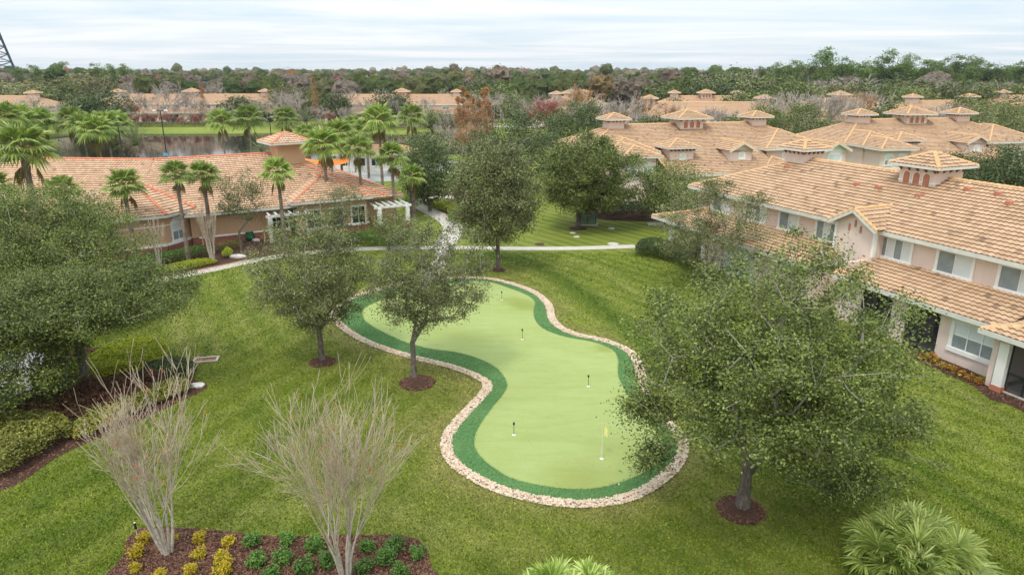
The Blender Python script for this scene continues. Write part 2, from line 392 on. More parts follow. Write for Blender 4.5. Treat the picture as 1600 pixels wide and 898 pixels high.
def pilemat():
    m, n, l, b = nodes_of('fringe_pile')
    g = n.new('ShaderNodeNewGeometry'); f = ramp(n, l, noise(n, l, 0.5, 5, 0.7, objvec(n, True)), .35, .65)
    c = mixc(n, l, f, (0.075, 0.20, 0.055), (0.155, 0.29, 0.10)); r = n.new('ShaderNodeValToRGB')
    r.color_ramp.elements[0].color = (.6, .6, .6, 1); r.color_ramp.elements[1].color = (1.7, 1.5, 1.7, 1); l.new(g.outputs['Random Per Island'], r.inputs[0])
    l.new(mixc(n, l, 1.0, c, r.outputs[0], 'MULTIPLY'), b.inputs['Base Color']); b.inputs['Roughness'].default_value = .7
pilemat()
def mulchmat(name, a, c):
    m, n, l, b = nodes_of(name)
    v = objvec(n, True)
    f = ramp(n, l, noise(n, l, 14, 6, 0.85, v), 0.35, 0.68)
    g = ramp(n, l, noise(n, l, 1.0, 4, 0.6, v), 0.35, 0.7)
    col = mixc(n, l, f, a, c)
    col = mixc(n, l, mixc(n, l, 0.5, (0, 0, 0), g), col, tuple(x * 1.35 for x in c))
    l.new(col, b.inputs['Base Color']); b.inputs['Roughness'].default_value = 0.95
    bump(n, l, b, f, 1.0, 0.05)
mulchmat('mulch', (0.040, 0.018, 0.011), (0.15, 0.072, 0.046))
def pebblemat():
    m, n, l, b = nodes_of('pebble')
    g = n.new('ShaderNodeNewGeometry'); r = n.new('ShaderNodeValToRGB'); cr = r.color_ramp
    cr.elements[0].color = (0.34, 0.26, 0.18, 1); cr.elements[1].color = (0.62, 0.53, 0.40, 1)
    e = cr.elements.new(0.3); e.color = (0.52, 0.41, 0.29, 1)
    e = cr.elements.new(0.12); e.color = (0.50, 0.27, 0.18, 1)
    l.new(g.outputs['Random Per Island'], r.inputs[0]); l.new(r.outputs[0], b.inputs['Base Color'])
    b.inputs['Roughness'].default_value = 0.85
pebblemat()
def watermat():
    m, n, l, b = nodes_of('water')
    v = objvec(n, True)
    b.inputs['Base Color'].default_value = (0.010, 0.010, 0.006, 1)
    b.inputs['Roughness'].default_value = 0.06; b.inputs['Specular IOR Level'].default_value = 0.5
    b.inputs['IOR'].default_value = 1.33
    mp = n.new('ShaderNodeMapping'); mp.inputs['Scale'].default_value = (1, 2.5, 1); l.new(v, mp.inputs[0])
    bump(n, l, b, noise(n, l, 0.8, 3, 0.6, mp.outputs[0]), 0.02, 0.02)
watermat()
def woodmat():
    m, n, l, b = nodes_of('far_wood')
    at = n.new('ShaderNodeAttribute'); at.attribute_name = 'tint'
    r = n.new('ShaderNodeValToRGB'); cr = r.color_ramp
    pts = [(0.0, (0.075, 0.125, 0.030)), (0.3, (0.125, 0.160, 0.045)), (0.5, (0.17, 0.175, 0.072)), (0.62, (0.25, 0.195, 0.14)), (0.8, (0.31, 0.255, 0.21)), (0.93, (0.33, 0.22, 0.08)), (1.0, (0.38, 0.11, 0.09))]
    for i, (p, c) in enumerate(pts):
        e = cr.elements[0] if i == 0 else (cr.elements[-1] if i == len(pts) - 1 else cr.elements.new(p))
        e.position = p; e.color = (*c, 1)
    l.new(at.outputs['Fac'], r.inputs[0])
    v = objvec(n)
    f = ramp(n, l, noise(n, l, 0.9, 5, 0.75, v), 0.32, 0.68)
    c = mixc(n, l, f, mixc(n, l, 1.0, r.outputs[0], (.38, .40, .42), 'MULTIPLY'), mixc(n, l, 1.0, r.outputs[0], (1.25, 1.22, 1.15), 'MULTIPLY'))
    l.new(c, b.inputs['Base Color']); b.inputs['Roughness'].default_value = 0.95; b.inputs['Specular IOR Level'].default_value = .1
    bump(n, l, b, f, 1.0, 0.8)
woodmat()
M = MATS

# ---------------------------------------------------------------- mesh helpers
def tag(o, label=None, cat=None, group=None, kind=None):
    if label: o['label'] = label
    if cat: o['category'] = cat
    if group: o['group'] = group
    if kind: o['kind'] = kind
    return o
def link(o, parent=None):
    COL.objects.link(o)
    if parent is not None: o.parent = parent
    return o
def empty(name, loc=(0, 0, 0), rz=0.0):
    o = bpy.data.objects.new(name, None)
    o.empty_display_size = 0.2; o.location = loc; o.rotation_euler = (0, 0, rz)
    return link(o)
def npmesh(name, V, Fc, mat, smooth=False, tint=None):
    """V (n,3), Fc (m,k) all faces with k corners -> mesh datablock"""
    V = np.asarray(V, dtype=np.float32); Fc = np.asarray(Fc, dtype=np.int32)
    me = bpy.data.meshes.new(name); k = Fc.shape[1]
    me.vertices.add(len(V)); me.vertices.foreach_set('co', V.ravel())
    me.loops.add(Fc.size); me.loops.foreach_set('vertex_index', Fc.ravel())
    me.polygons.add(len(Fc)); me.polygons.foreach_set('loop_start', np.arange(0, Fc.size, k, dtype=np.int32))
    me.polygons.foreach_set('loop_total', np.full(len(Fc), k, dtype=np.int32))
    me.polygons.foreach_set('use_smooth', np.full(len(Fc), smooth, dtype=bool))
    if tint is not None:
        a = me.attributes.new('tint', 'FLOAT', 'FACE'); a.data.foreach_set('value', np.asarray(tint, dtype=np.float32))
    me.update(calc_edges=True)
    if mat is not None: me.materials.append(MATS[mat])
    return me
def npobj(name, V, Fc, mat, parent=None, smooth=False, tint=None):
    return link(bpy.data.objects.new(name, npmesh(name, V, Fc, mat, smooth, tint)), parent)

class MB:
    """collects polygons, then links them as ONE mesh object"""
    def __init__(s): s.v = []; s.f = []; s.t = []
    def poly(s, pts, tint=0.5):
        i = len(s.v); s.v += [tuple(p) for p in pts]; s.f.append(tuple(range(i, i + len(pts)))); s.t.append(tint); return s
    def mesh(s, verts, faces):
        i = len(s.v); s.v += [tuple(p) for p in verts]; s.f += [tuple(a + i for a in f) for f in faces]; s.t += [0.5] * len(faces); return s
    def box(s, x0, x1, y0, y1, z0, z1):
        v = [(x, y, z) for z in (z0, z1) for y in (y0, y1) for x in (x0, x1)]
        return s.mesh(v, [(0, 2, 3, 1), (4, 5, 7, 6), (0, 1, 5, 4), (2, 6, 7, 3), (0, 4, 6, 2), (1, 3, 7, 5)])
    def bar(s, a, b, w, h=None):
        a, b = Vector(a), Vector(b); h = h or w; d = (b - a).normalized()
        side = d.cross(Vector((0, 0, 1)))
        if side.length < 1e-3: side = Vector((1, 0, 0))
        side.normalize(); up = side.cross(d)
        v = []
        for p in (a, b):
            for q, r in ((-1, -1), (1, -1), (1, 1), (-1, 1)): v.append(p + side * q * w / 2 + up * r * h / 2)
        return s.mesh(v, [(0, 3, 2, 1), (4, 5, 6, 7), (0, 1, 5, 4), (1, 2, 6, 5), (2, 3, 7, 6), (3, 0, 4, 7)])
    def tube(s, pts, radii, n=8, caps=True):
        pts = [Vector(p) for p in pts]
        if not hasattr(radii, '__len__'): radii = [radii] * len(pts)
        base = len(s.v); ref = Vector((0.13, 0.97, 0.2))
        for i, p in enumerate(pts):
            d = (pts[min(i + 1, len(pts) - 1)] - pts[max(i - 1, 0)]).normalized()
            a = d.cross(ref)
            if a.length < 0.05: a = d.cross(Vector((1, 0, 0)))
            a.normalize(); b_ = d.cross(a)
            for k in range(n):
                t = 2 * math.pi * k / n
                s.v.append(tuple(p + (a * math.cos(t) + b_ * math.sin(t)) * radii[i]))
        for i in range(len(pts) - 1):
            for k in range(n):
                a0 = base + i * n + k; a1 = base + i * n + (k + 1) % n
                s.f.append((a0, a1, a1 + n, a0 + n)); s.t.append(0.5)
        if caps:
            s.f.append(tuple(base + k for k in range(n))[::-1]); s.t.append(0.5)
            s.f.append(tuple(base + (len(pts) - 1) * n + k for k in range(n))); s.t.append(0.5)
        return s
    def disc(s, c, r, z0, z1, n=24, wob=0.0, rnd=None):
        rr = [r * (1 + (rnd.uniform(-wob, wob) if rnd else 0)) for _ in range(n)]
        bot = [(c[0] + rr[k] * math.cos(2 * math.pi * k / n), c[1] + rr[k] * math.sin(2 * math.pi * k / n), z0) for k in range(n)]
        top = [(c[0] + .8 * rr[k] * math.cos(2 * math.pi * k / n), c[1] + .8 * rr[k] * math.sin(2 * math.pi * k / n), z1) for k in range(n)]
        cc = (c[0], c[1], z1 + (z1 - z0) * 0.5)
        v = bot + top + [cc]
        f = [(k, (k + 1) % n, n + (k + 1) % n, n + k) for k in range(n)] + [(n + k, n + (k + 1) % n, 2 * n) for k in range(n)]
        return s.mesh(v, f)
    def build(s, name, mat, parent=None, smooth=False, me=False):
        m = bpy.data.meshes.new(name); m.from_pydata(s.v, [], s.f)
        if smooth: m.polygons.foreach_set('use_smooth', [True] * len(s.f))
        if any(t != 0.5 for t in s.t):
            a = m.attributes.new('tint', 'FLOAT', 'FACE'); a.data.foreach_set('value', s.t)
        m.update(); m.materials.append(MATS[mat])
        if me: return m
        return link(bpy.data.objects.new(name, m), parent)

def smooth_closed(pts, n=8):
    P = [Vector((p[0], p[1])) for p in pts]; out = []
    for i in range(len(P)):
        p0, p1, p2, p3 = P[i - 1], P[i], P[(i + 1) % len(P)], P[(i + 2) % len(P)]
        for k in range(n):
            t = k / n
            out.append(0.5 * ((2 * p1) + (-p0 + p2) * t + (2 * p0 - 5 * p1 + 4 * p2 - p3) * t * t + (-p0 + 3 * p1 - 3 * p2 + p3) * t ** 3))
    return [(p.x, p.y) for p in out]
def smooth_open(pts, n=8):
    P = [Vector(p[:2]) for p in pts]; P = [2 * P[0] - P[1]] + P + [2 * P[-1] - P[-2]]; out = []
    for i in range(1, len(P) - 2):
        p0, p1, p2, p3 = P[i - 1:i + 3]
        for k in range(n):
            t = k / n
            out.append(0.5 * ((2 * p1) + (-p0 + p2) * t + (2 * p0 - 5 * p1 + 4 * p2 - p3) * t * t + (-p0 + 3 * p1 - 3 * p2 + p3) * t ** 3))
    out.append(P[-2]); return [(p.x, p.y) for p in out]
def sheet(name, poly, z, mat, thick=0.0, kind='structure'):
    bm = bmesh.new()
    vs = [bm.verts.new((x, y, z)) for x, y in poly]
    bm.faces.new(vs); bm.normal_update()
    if bm.faces[:][0].normal.z < 0: bmesh.ops.reverse_faces(bm, faces=bm.faces[:])
    if thick:
        r = bmesh.ops.extrude_face_region(bm, geom=bm.faces[:])
        bmesh.ops.translate(bm, verts=[g for g in r['geom'] if isinstance(g, bmesh.types.BMVert)], vec=(0, 0, -thick))
        bmesh.ops.recalc_face_normals(bm, faces=bm.faces[:])
    bmesh.ops.triangulate(bm, faces=[f for f in bm.faces if len(f.verts) > 4])
    me = bpy.data.meshes.new(name); bm.to_mesh(me); bm.free()
    me.materials.append(MATS[mat])
    o = link(bpy.data.objects.new(name, me)); tag(o, kind=kind); return o
def offset_ribbon(path, w):
    P = [Vector(p) for p in path]; L, R = [], []
    for i, p in enumerate(P):
        d = (P[min(i + 1, len(P) - 1)] - P[max(i - 1, 0)]).normalized(); nrm = Vector((-d.y, d.x)) * w / 2
        L.append(p + nrm); R.append(p - nrm)
    return L, R
def ribbon(name, path, w, z, mat, kind='structure', thick=0.03):
    L, R = offset_ribbon(path, w); mb = MB()
    for i in range(len(L) - 1):
        mb.poly([(L[i].x, L[i].y, z), (R[i].x, R[i].y, z), (R[i + 1].x, R[i + 1].y, z), (L[i + 1].x, L[i + 1].y, z)])
        mb.poly([(R[i].x, R[i].y, z), (R[i].x, R[i].y, z - thick), (R[i + 1].x, R[i + 1].y, z - thick), (R[i + 1].x, R[i + 1].y, z)])
        mb.poly([(L[i].x, L[i].y, z - thick), (L[i].x, L[i].y, z), (L[i + 1].x, L[i + 1].y, z), (L[i + 1].x, L[i + 1].y, z - thick)])
    return tag(mb.build(name, mat), kind=kind)
def inpoly(X, Y, poly):
    inside = np.zeros(X.shape, bool); n = len(poly); j = n - 1
    for i in range(n):
        xi, yi = poly[i]; xj, yj = poly[j]
        if yi != yj:
            c = ((yi > Y) != (yj > Y)) & (X < (xj - xi) * (Y - yi) / (yj - yi) + xi)
            inside ^= c
        j = i
    return inside
def mpoly(pts): return [G(*p) for p in pts]

# ---------------------------------------------------------------- ground, lake, paths
LAKE = [(-135, 150), (-112, 168), (-108, 177), (-82, 178), (-53, 180), (-30, 176), (-12, 170), (4, 160), (2, 146), (-8, 132), (-22, 128), (-40, 122), (-62, 117), (-84, 114), (-110, 118), (-132, 132)]
LAKE_S = smooth_closed(LAKE, 5)
gx = np.concatenate([[-5000, -2500, -1200, -600, -300], np.arange(-180, -30, 2.5), np.arange(-30, 30, 0.4), np.arange(30, 181, 5.0), [300, 600, 1200, 2500, 5000]])
gy = np.concatenate([[-600, -200, -60, -20], np.arange(0, 14, 2.0), np.arange(14, 66, 0.4), np.arange(66, 200, 2.0), np.arange(200, 301, 10.0), [400, 600, 1000, 2000, 4000, 9000]])
XX, YY = np.meshgrid(gx, gy)
def dist_poly(X, Y, poly):
    d = np.full(X.shape, 1e9)
    for i in range(len(poly)):
        ax, ay = poly[i - 1]; bx, by = poly[i]
        ux, uy = bx - ax, by - ay; L2 = ux * ux + uy * uy
        t = np.clip(((X - ax) * ux + (Y - ay) * uy) / L2, 0, 1)
        d = np.minimum(d, np.hypot(X - ax - t * ux, Y - ay - t * uy))
    return d
ins = inpoly(XX, YY, LAKE_S); dl = dist_poly(XX, YY, LAKE_S)
ZZ = np.where(ins, -0.35 - np.clip(dl, 0, 5) * 0.35, -0.35 * np.clip(1 - dl / 3.0, 0, 1))
V = np.stack([XX.ravel(), YY.ravel(), ZZ.ravel()], 1)
ny, nx = XX.shape
ii, jj = np.meshgrid(np.arange(ny - 1), np.arange(nx - 1), indexing='ij')
a = (ii * nx + jj).ravel()
ground = npobj('ground', V, np.stack([a, a + 1, a + nx + 1, a + nx], 1), 'lawn', smooth=True)
tag(ground, kind='structure')
sheet('lake_water', smooth_closed([(x * 1.0, y * 1.0) for x, y in LAKE], 5), -0.6, 'water')

# putting green: playing surface, darker fringe, ring of white stones
OUT_PX = [(757, 434), (800, 442), (840, 457), (862, 477), (867, 497), (880, 511), (905, 522), (940, 529), (975, 541), (996, 556), (1005, 578), (1013, 605), (1030, 632), (1052, 660), (1070, 682), (1075, 706), (1064, 730), (1044, 750), (1008, 774), (960, 789), (900, 793), (840, 786), (780, 771), (735, 750), (701, 725), (689, 700), (697, 672), (725, 640), (748, 616), (755, 602), (740, 590), (700, 575), (650, 563), (600, 548), (560, 532), (530, 512), (516, 495), (521, 480), (545, 466), (575, 455), (625, 443), (700, 434)]
INN_PX = [(757, 440), (797, 451), (822, 461), (836, 472), (834, 487), (838, 503), (853, 516), (884, 527), (927, 535), (957, 547), (966, 563), (966, 587), (978, 612), (998, 640), (1018, 664), (1034, 688), (1036, 708), (1027, 724), (1000, 742), (960, 757), (925, 764), (880, 764), (840, 758), (800, 748), (765, 727), (745, 706), (741, 688), (748, 668), (767, 640), (789, 612), (791, 596), (775, 575), (745, 560), (712, 551), (675, 546), (650, 540), (625, 532), (600, 520), (578, 508), (567, 496), (570, 482), (595, 470), (640, 455), (700, 443)]
outer = smooth_closed(mpoly(OUT_PX), 6)
inner = smooth_closed(mpoly(INN_PX), 6)
def inset(poly, d):
    P = [Vector(p) for p in poly]; out = []; n = len(P)
    ar = sum(P[i - 1].x * P[i].y - P[i].x * P[i - 1].y for i in range(n)); sg = 1 if ar > 0 else -1
    for i in range(n):
        t = (P[(i + 1) % n] - P[i - 1]).normalized(); out.append(P[i] + Vector((-t.y, t.x)) * sg * d)
    return [(p.x, p.y) for p in out]
STONE_W = 0.41
def pl_dist(X, Y, pts):
    d = np.full(X.shape, 1e9)
    for (ax, ay), (bx, by) in zip(pts[:-1], pts[1:]):
        ux, uy = bx - ax, by - ay; L2 = ux * ux + uy * uy + 1e-9
        t = np.clip(((X - ax) * ux + (Y - ay) * uy) / L2, 0, 1); d = np.minimum(d, np.hypot(X - ax - t * ux, Y - ay - t * uy))
    return d
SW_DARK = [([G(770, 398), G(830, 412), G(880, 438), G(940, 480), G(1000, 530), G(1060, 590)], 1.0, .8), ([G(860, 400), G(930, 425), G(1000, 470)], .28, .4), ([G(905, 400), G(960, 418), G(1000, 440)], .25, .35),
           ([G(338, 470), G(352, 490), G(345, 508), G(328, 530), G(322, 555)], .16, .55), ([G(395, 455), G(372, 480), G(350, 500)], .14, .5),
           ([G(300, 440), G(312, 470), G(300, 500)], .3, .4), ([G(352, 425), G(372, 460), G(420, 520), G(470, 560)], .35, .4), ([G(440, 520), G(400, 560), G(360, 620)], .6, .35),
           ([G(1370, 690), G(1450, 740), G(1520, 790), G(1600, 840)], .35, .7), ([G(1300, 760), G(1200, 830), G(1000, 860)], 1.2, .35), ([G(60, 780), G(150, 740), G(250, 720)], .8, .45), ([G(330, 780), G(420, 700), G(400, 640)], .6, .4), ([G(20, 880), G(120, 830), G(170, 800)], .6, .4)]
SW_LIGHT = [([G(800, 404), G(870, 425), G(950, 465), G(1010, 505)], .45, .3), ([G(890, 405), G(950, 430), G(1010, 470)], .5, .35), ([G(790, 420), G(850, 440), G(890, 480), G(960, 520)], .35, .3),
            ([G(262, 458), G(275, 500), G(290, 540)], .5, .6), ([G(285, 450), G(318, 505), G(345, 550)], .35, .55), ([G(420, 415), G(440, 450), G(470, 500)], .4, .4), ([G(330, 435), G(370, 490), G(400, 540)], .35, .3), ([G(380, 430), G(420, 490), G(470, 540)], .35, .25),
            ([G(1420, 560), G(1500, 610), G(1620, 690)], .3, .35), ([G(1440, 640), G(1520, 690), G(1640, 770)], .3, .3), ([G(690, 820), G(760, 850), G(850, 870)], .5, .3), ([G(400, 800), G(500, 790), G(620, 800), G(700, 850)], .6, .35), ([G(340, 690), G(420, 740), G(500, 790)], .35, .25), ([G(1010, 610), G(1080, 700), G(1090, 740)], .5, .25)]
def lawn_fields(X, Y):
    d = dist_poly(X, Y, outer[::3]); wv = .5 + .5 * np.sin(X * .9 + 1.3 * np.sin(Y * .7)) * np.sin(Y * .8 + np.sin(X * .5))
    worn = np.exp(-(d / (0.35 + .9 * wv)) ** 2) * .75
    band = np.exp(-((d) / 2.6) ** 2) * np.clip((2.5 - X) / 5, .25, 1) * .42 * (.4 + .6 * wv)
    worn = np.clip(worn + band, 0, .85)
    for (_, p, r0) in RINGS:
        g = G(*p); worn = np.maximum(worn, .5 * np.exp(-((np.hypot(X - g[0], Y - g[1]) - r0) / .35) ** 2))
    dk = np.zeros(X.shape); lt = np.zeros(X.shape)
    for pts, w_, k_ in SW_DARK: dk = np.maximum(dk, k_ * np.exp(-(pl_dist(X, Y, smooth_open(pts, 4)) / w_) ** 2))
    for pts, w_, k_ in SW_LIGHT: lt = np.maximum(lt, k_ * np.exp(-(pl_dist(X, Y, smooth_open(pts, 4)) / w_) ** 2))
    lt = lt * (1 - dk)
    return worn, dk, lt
RINGS = [('T1', (1157, 797), 0.80), ('T2', (652, 598), 0.86), ('T3', (504, 566), 0.64), ('T4', (778, 422), 0.55), ('T5', (903, 357), 0.9), ('T6', (140, 606), 0.7), ('X', (843, 381.5), 0.45)]
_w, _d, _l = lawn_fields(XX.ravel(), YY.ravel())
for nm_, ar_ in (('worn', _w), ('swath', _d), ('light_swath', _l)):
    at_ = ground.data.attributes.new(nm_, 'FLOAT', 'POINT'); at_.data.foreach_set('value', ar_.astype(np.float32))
mid_ = inset(outer, STONE_W)
sheet('gravel_bed', outer, 0.012, 'concrete')
sheet('putting_green_fringe', mid_, 0.03, 'fringe_turf', thick=0.02)
sheet('putting_green', inner, 0.036, 'green_turf', thick=0.004)
rng = np.random.default_rng(5)
def blob_stones(cx, cy, size, z):
    """many small irregular stones in one mesh"""
    ico_v = np.array([(0, 0, 1), (.89, 0, .45), (.28, .85, .45), (-.72, .53, .45), (-.72, -.53, .45), (.28, -.85, .45), (.72, .53, -.45), (-.28, .85, -.45), (-.89, 0, -.45), (-.28, -.85, -.45), (.72, -.53, -.45), (0, 0, -1)])
    ico_f = np.array([(0, 1, 2), (0, 2, 3), (0, 3, 4), (0, 4, 5), (0, 5, 1), (1, 6, 2), (2, 7, 3), (3, 8, 4), (4, 9, 5), (5, 10, 1), (2, 6, 7), (3, 7, 8), (4, 8, 9), (5, 9, 10), (1, 10, 6), (11, 7, 6), (11, 8, 7), (11, 9, 8), (11, 10, 9), (11, 6, 10)])
    n = len(cx); j = rng.uniform(0.75, 1.25, (n, 12, 3)); th = rng.uniform(0, 6.28, n)
    v = ico_v[None] * j * (np.stack([size, size * rng.uniform(.6, 1, n), size * rng.uniform(.35, .7, n)], 1))[:, None, :]
    x = v[..., 0] * np.cos(th)[:, None] - v[..., 1] * np.sin(th)[:, None]; y = v[..., 0] * np.sin(th)[:, None] + v[..., 1] * np.cos(th)[:, None]
    v = np.stack([x + cx[:, None], y + cy[:, None], v[..., 2] + z[:, None]], 2).reshape(-1, 3)
    f = (ico_f[None] + (np.arange(n) * 12)[:, None, None]).reshape(-1, 3)
    return v, f
po = np.array(outer); lo, hi = po.min(0) - 0.3, po.max(0) + 0.3
cx = rng.uniform(lo[0], hi[0], 400000); cy = rng.uniform(lo[1], hi[1], 400000)
dd = dist_poly(cx, cy, outer[::2]); io = inpoly(cx, cy, outer)
keep = ((io & (dd < STONE_W + 0.0)) | (~io & (dd < 0.03))) | (io & (dd < STONE_W + .05) & (rng.random(cx.size) < .3))
cx, cy, dd = cx[keep], cy[keep], dd[keep]
n_ = min(len(cx), 15500); cx, cy, dd = cx[:n_], cy[:n_], dd[:n_]
v, f = blob_stones(cx, cy, rng.uniform(.03, .062, n_), 0.035 + 0.045 * np.clip(1 - abs(dd - STONE_W / 2) / (STONE_W / 2), 0, 1) + rng.uniform(0, .015, n_))
tag(npobj('border_stones', v, f, 'pebble'), kind='stuff')

r_ = np.random.default_rng(8)
fx = r_.uniform(lo[0], hi[0], 700000); fy = r_.uniform(lo[1], hi[1], 700000)
k_ = inpoly(fx, fy, mid_) & (dist_poly(fx, fy, mid_[::2]) > .02) & ~(inpoly(fx, fy, inner) & (dist_poly(fx, fy, inner[::2]) > .03 + .05 * r_.random(fx.size)))
fx, fy = fx[k_][:90000], fy[k_][:90000]; m_ = len(fx)
t_ = r_.uniform(0, 6.28, m_); ph_ = r_.uniform(0, 6.28, m_); w_ = r_.uniform(.008, .016, m_)
V = np.stack([np.stack([fx - np.cos(t_) * w_, fy - np.sin(t_) * w_, np.full(m_, .031)], 1), np.stack([fx + np.cos(t_) * w_, fy + np.sin(t_) * w_, np.full(m_, .031)], 1), np.stack([fx + np.cos(ph_) * .02, fy + np.sin(ph_) * .02, .036 + r_.uniform(.008, .028, m_)], 1)], 1).reshape(-1, 3)
tag(npobj('fringe_pile', V, np.arange(3 * m_).reshape(-1, 3), 'fringe_pile'), kind='stuff')
# paths
PATH_A = smooth_open([G(150, 462), G(205, 448), G(260, 436), G(320, 424), G(390, 409), G(450, 399), G(520, 392), G(600, 388), G(700, 387), G(800, 388.5), G(900, 388), G(993, 385)], 6)
ribbon('path', PATH_A, 1.15, 0.03, 'concrete')
PATH_B = smooth_open([G(668, 443), G(676, 425), G(690, 405), G(692, 391)], 6)
ribbon('garden_path', PATH_B, 1.3, 0.026, 'concrete')
PATH_C = smooth_open([G(693, 385), G(703, 370), G(708, 358), G(701, 347), G(684, 336), G(664, 326), G(655, 320), G(664, 313), G(690, 308), G(715, 309)], 6)
ribbon('curved_path', PATH_C, 1.9, 0.034, 'concrete')
ribbon('path_border', smooth_open([(x, y) for x, y in [G(150, 458), G(205, 444.5), G(260, 433), G(320, 421), G(388, 406.5)]], 6), 0.35, 0.036, 'paver_pink')
ribbon('patio_path', [G(1012, 350), G(1047, 350.5)], 1.3, 0.03, 'concrete')
sheet('parking_pavement', [G(-400, 600), G(0, 552), G(70, 548), G(60, 600), G(0, 668), G(-120, 800), G(-500, 1000)], 0.03, 'pavement', thick=0.03)
sheet('pool_deck', [(-44, 90), (-12, 96), (-9, 118), (-48, 110)], 0.03, 'pavement', thick=0.03)
ribbon('lake_road', smooth_open([(30, 190), (0, 196), (-40, 200)], 6), 3.0, 0.02, 'concrete')
ribbon('street', smooth_open([(46, 62), (60, 80), (86, 88), (140, 92)], 6), 8.0, 0.02, 'asphalt')

# mulch beds
BED_FRONT = smooth_closed(mpoly([(193, 930), (192, 870), (205, 835), (240, 824), (330, 828), (430, 838), (560, 836), (636, 838), (664, 856), (672, 885), (668, 930)]), 5)
BED_LEFT = smooth_closed(mpoly([(-120, 800), (0, 768), (50, 742), (100, 708), (200, 665), (280, 628), (318, 610), (322, 599), (300, 592), (262, 566), (258, 545), (235, 540), (130, 545), (75, 560), (40, 625), (-30, 680), (-160, 730)]), 4)
BED_CLUB = smooth_closed(mpoly([(120, 470), (195, 445), (250, 434), (320, 420), (385, 405), (440, 397), (520, 388), (560, 380), (560, 366), (470, 378), (400, 372), (310, 385), (250, 402), (120, 420)]), 4)
BED_A = smooth_closed([G(*p) for p in [(1395, 530), (1418, 552), (1440, 567), (1480, 585), (1520, 603), (1545, 622), (1580, 634), (1640, 660), (1700, 640), (1600, 622), (1560, 605), (1500, 570), (1440, 545)]], 4)
for nm, bd in (('mulch_bed', BED_FRONT), ('mulch_bed', BED_LEFT), ('mulch_bed', BED_CLUB), ('mulch_bed', BED_A)):
    sheet(nm, bd, 0.02, 'mulch', thick=0.02)
sheet('mulch_bed', smooth_closed(mpoly([(640, 300), (735, 300), (722, 318), (716, 345), (722, 372), (712, 352), (700, 340), (676, 324)]), 4), 0.02, 'mulch', thick=0.02)
sheet('mulch_bed', smooth_closed(mpoly([(918, 340), (985, 346), (1040, 343), (1050, 330), (990, 322), (920, 326)]), 4), 0.02, 'mulch', thick=0.02)
ring = random.Random(3)
RINGS = [('T1', (1157, 797), 0.80), ('T2', (652, 598), 0.86), ('T3', (504, 566), 0.64), ('T4', (778, 422), 0.55), ('T5', (903, 357), 0.9), ('T6', (140, 606), 0.7), ('X', (843, 381.5), 0.45)]
for _, p, r in RINGS:
    g = G(*p); o = MB().disc((g[0], g[1]), r, 0.004, 0.05, 28, 0.06, ring).build('mulch_ring', 'mulch'); tag(o, kind='structure')
# chips of bark on the nearer beds
def chips(poly, n, seed, name='bark_chips'):
    r = np.random.default_rng(seed); q = np.array(poly); l0, h0 = q.min(0), q.max(0)
    x = r.uniform(l0[0], h0[0], n * 3); y = r.uniform(l0[1], h0[1], n * 3)
    k = inpoly(x, y, poly) & (y > 8); x, y = x[k][:n], y[k][:n]; m = len(x)
    th = r.uniform(0, 6.28, m); L = r.uniform(.025, .06, m); W = r.uniform(.008, .02, m); z = r.uniform(.022, .045, m)
    dx, dy = np.cos(th), np.sin(th)
    c = np.stack([x, y, z], 1)
    A = np.stack([dx * L, dy * L, r.uniform(-.02, .02, m)], 1); B = np.stack([-dy * W, dx * W, r.uniform(-.01, .01, m)], 1)
    v = np.stack([c - A - B, c + A - B, c + A + B, c - A + B], 1).reshape(-1, 3)
    return v, np.arange(4 * m).reshape(-1, 4)
def chipmat():
    m, n, l, b = nodes_of('bark_chip')
    g = n.new('ShaderNodeNewGeometry'); r = n.new('ShaderNodeValToRGB')
    r.color_ramp.elements[0].color = (0.04, 0.016, 0.010, 1); r.color_ramp.elements[1].color = (0.24, 0.12, 0.075, 1)
    l.new(g.outputs['Random Per Island'], r.inputs[0]); l.new(r.outputs[0], b.inputs['Base Color']); b.inputs['Roughness'].default_value = 0.95
chipmat()
vs_, fs_, off = [], [], 0
for bd, n, sd in ((BED_FRONT, 16000, 1), (BED_LEFT, 12000, 2), (BED_A, 2500, 4)):
    v, f = chips(bd, n, sd); vs_.append(v); fs_.append(f + off); off += len(v)
for i, (_, p, r0) in enumerate(RINGS[:4]):
    g = G(*p); th = np.linspace(0, 6.28, 24, endpoint=False)
    v, f = chips([(g[0] + r0 * 1.03 * math.cos(t), g[1] + r0 * 1.03 * math.sin(t)) for t in th], 1300, 30 + i)
    v = v + np.array([0, 0, .012]); vs_.append(v); fs_.append(f + off); off += len(v)
tag(npobj('bark_chips', np.concatenate(vs_), np.concatenate(fs_), 'bark_chip'), kind='stuff')

# lawn blades on the nearer turf
rg = np.random.default_rng(11)
NB = 620000
yy = 13.5 + 42 * rg.random(NB) ** 1.7
xx = (rg.random(NB) * 2 - 1) * (yy * 0.80 + 2.5)
bad = inpoly(xx, yy, outer)
for bd in (BED_FRONT, BED_LEFT, BED_CLUB, BED_A): bad |= inpoly(xx, yy, bd)
for _, p, r0 in RINGS:
    g = G(*p); bad |= np.hypot(xx - g[0], yy - g[1]) < r0 * .97
pa = [G(150, 462), G(390, 409), G(600, 388), G(993, 385), G(993, 300), G(100, 300)]
bad |= inpoly(xx, yy, [G(-700, 600), G(0, 552), G(70, 548), G(60, 600), G(0, 668), G(-500, 1000)])
bad |= (dist_poly(xx, yy, [(x, y) for x, y in PATH_A] + [(x, y) for x, y in PATH_A[::-1]]) < 0.62)
an = math.radians(22.6); ou = (xx - 23.56) * (-math.cos(an)) + (yy - 30.65) * (-math.sin(an))
bad |= ou < 0.4
xx, yy = xx[~bad], yy[~bad]; n_ = len(xx)
sc_ = 0.75 + yy / 26.0
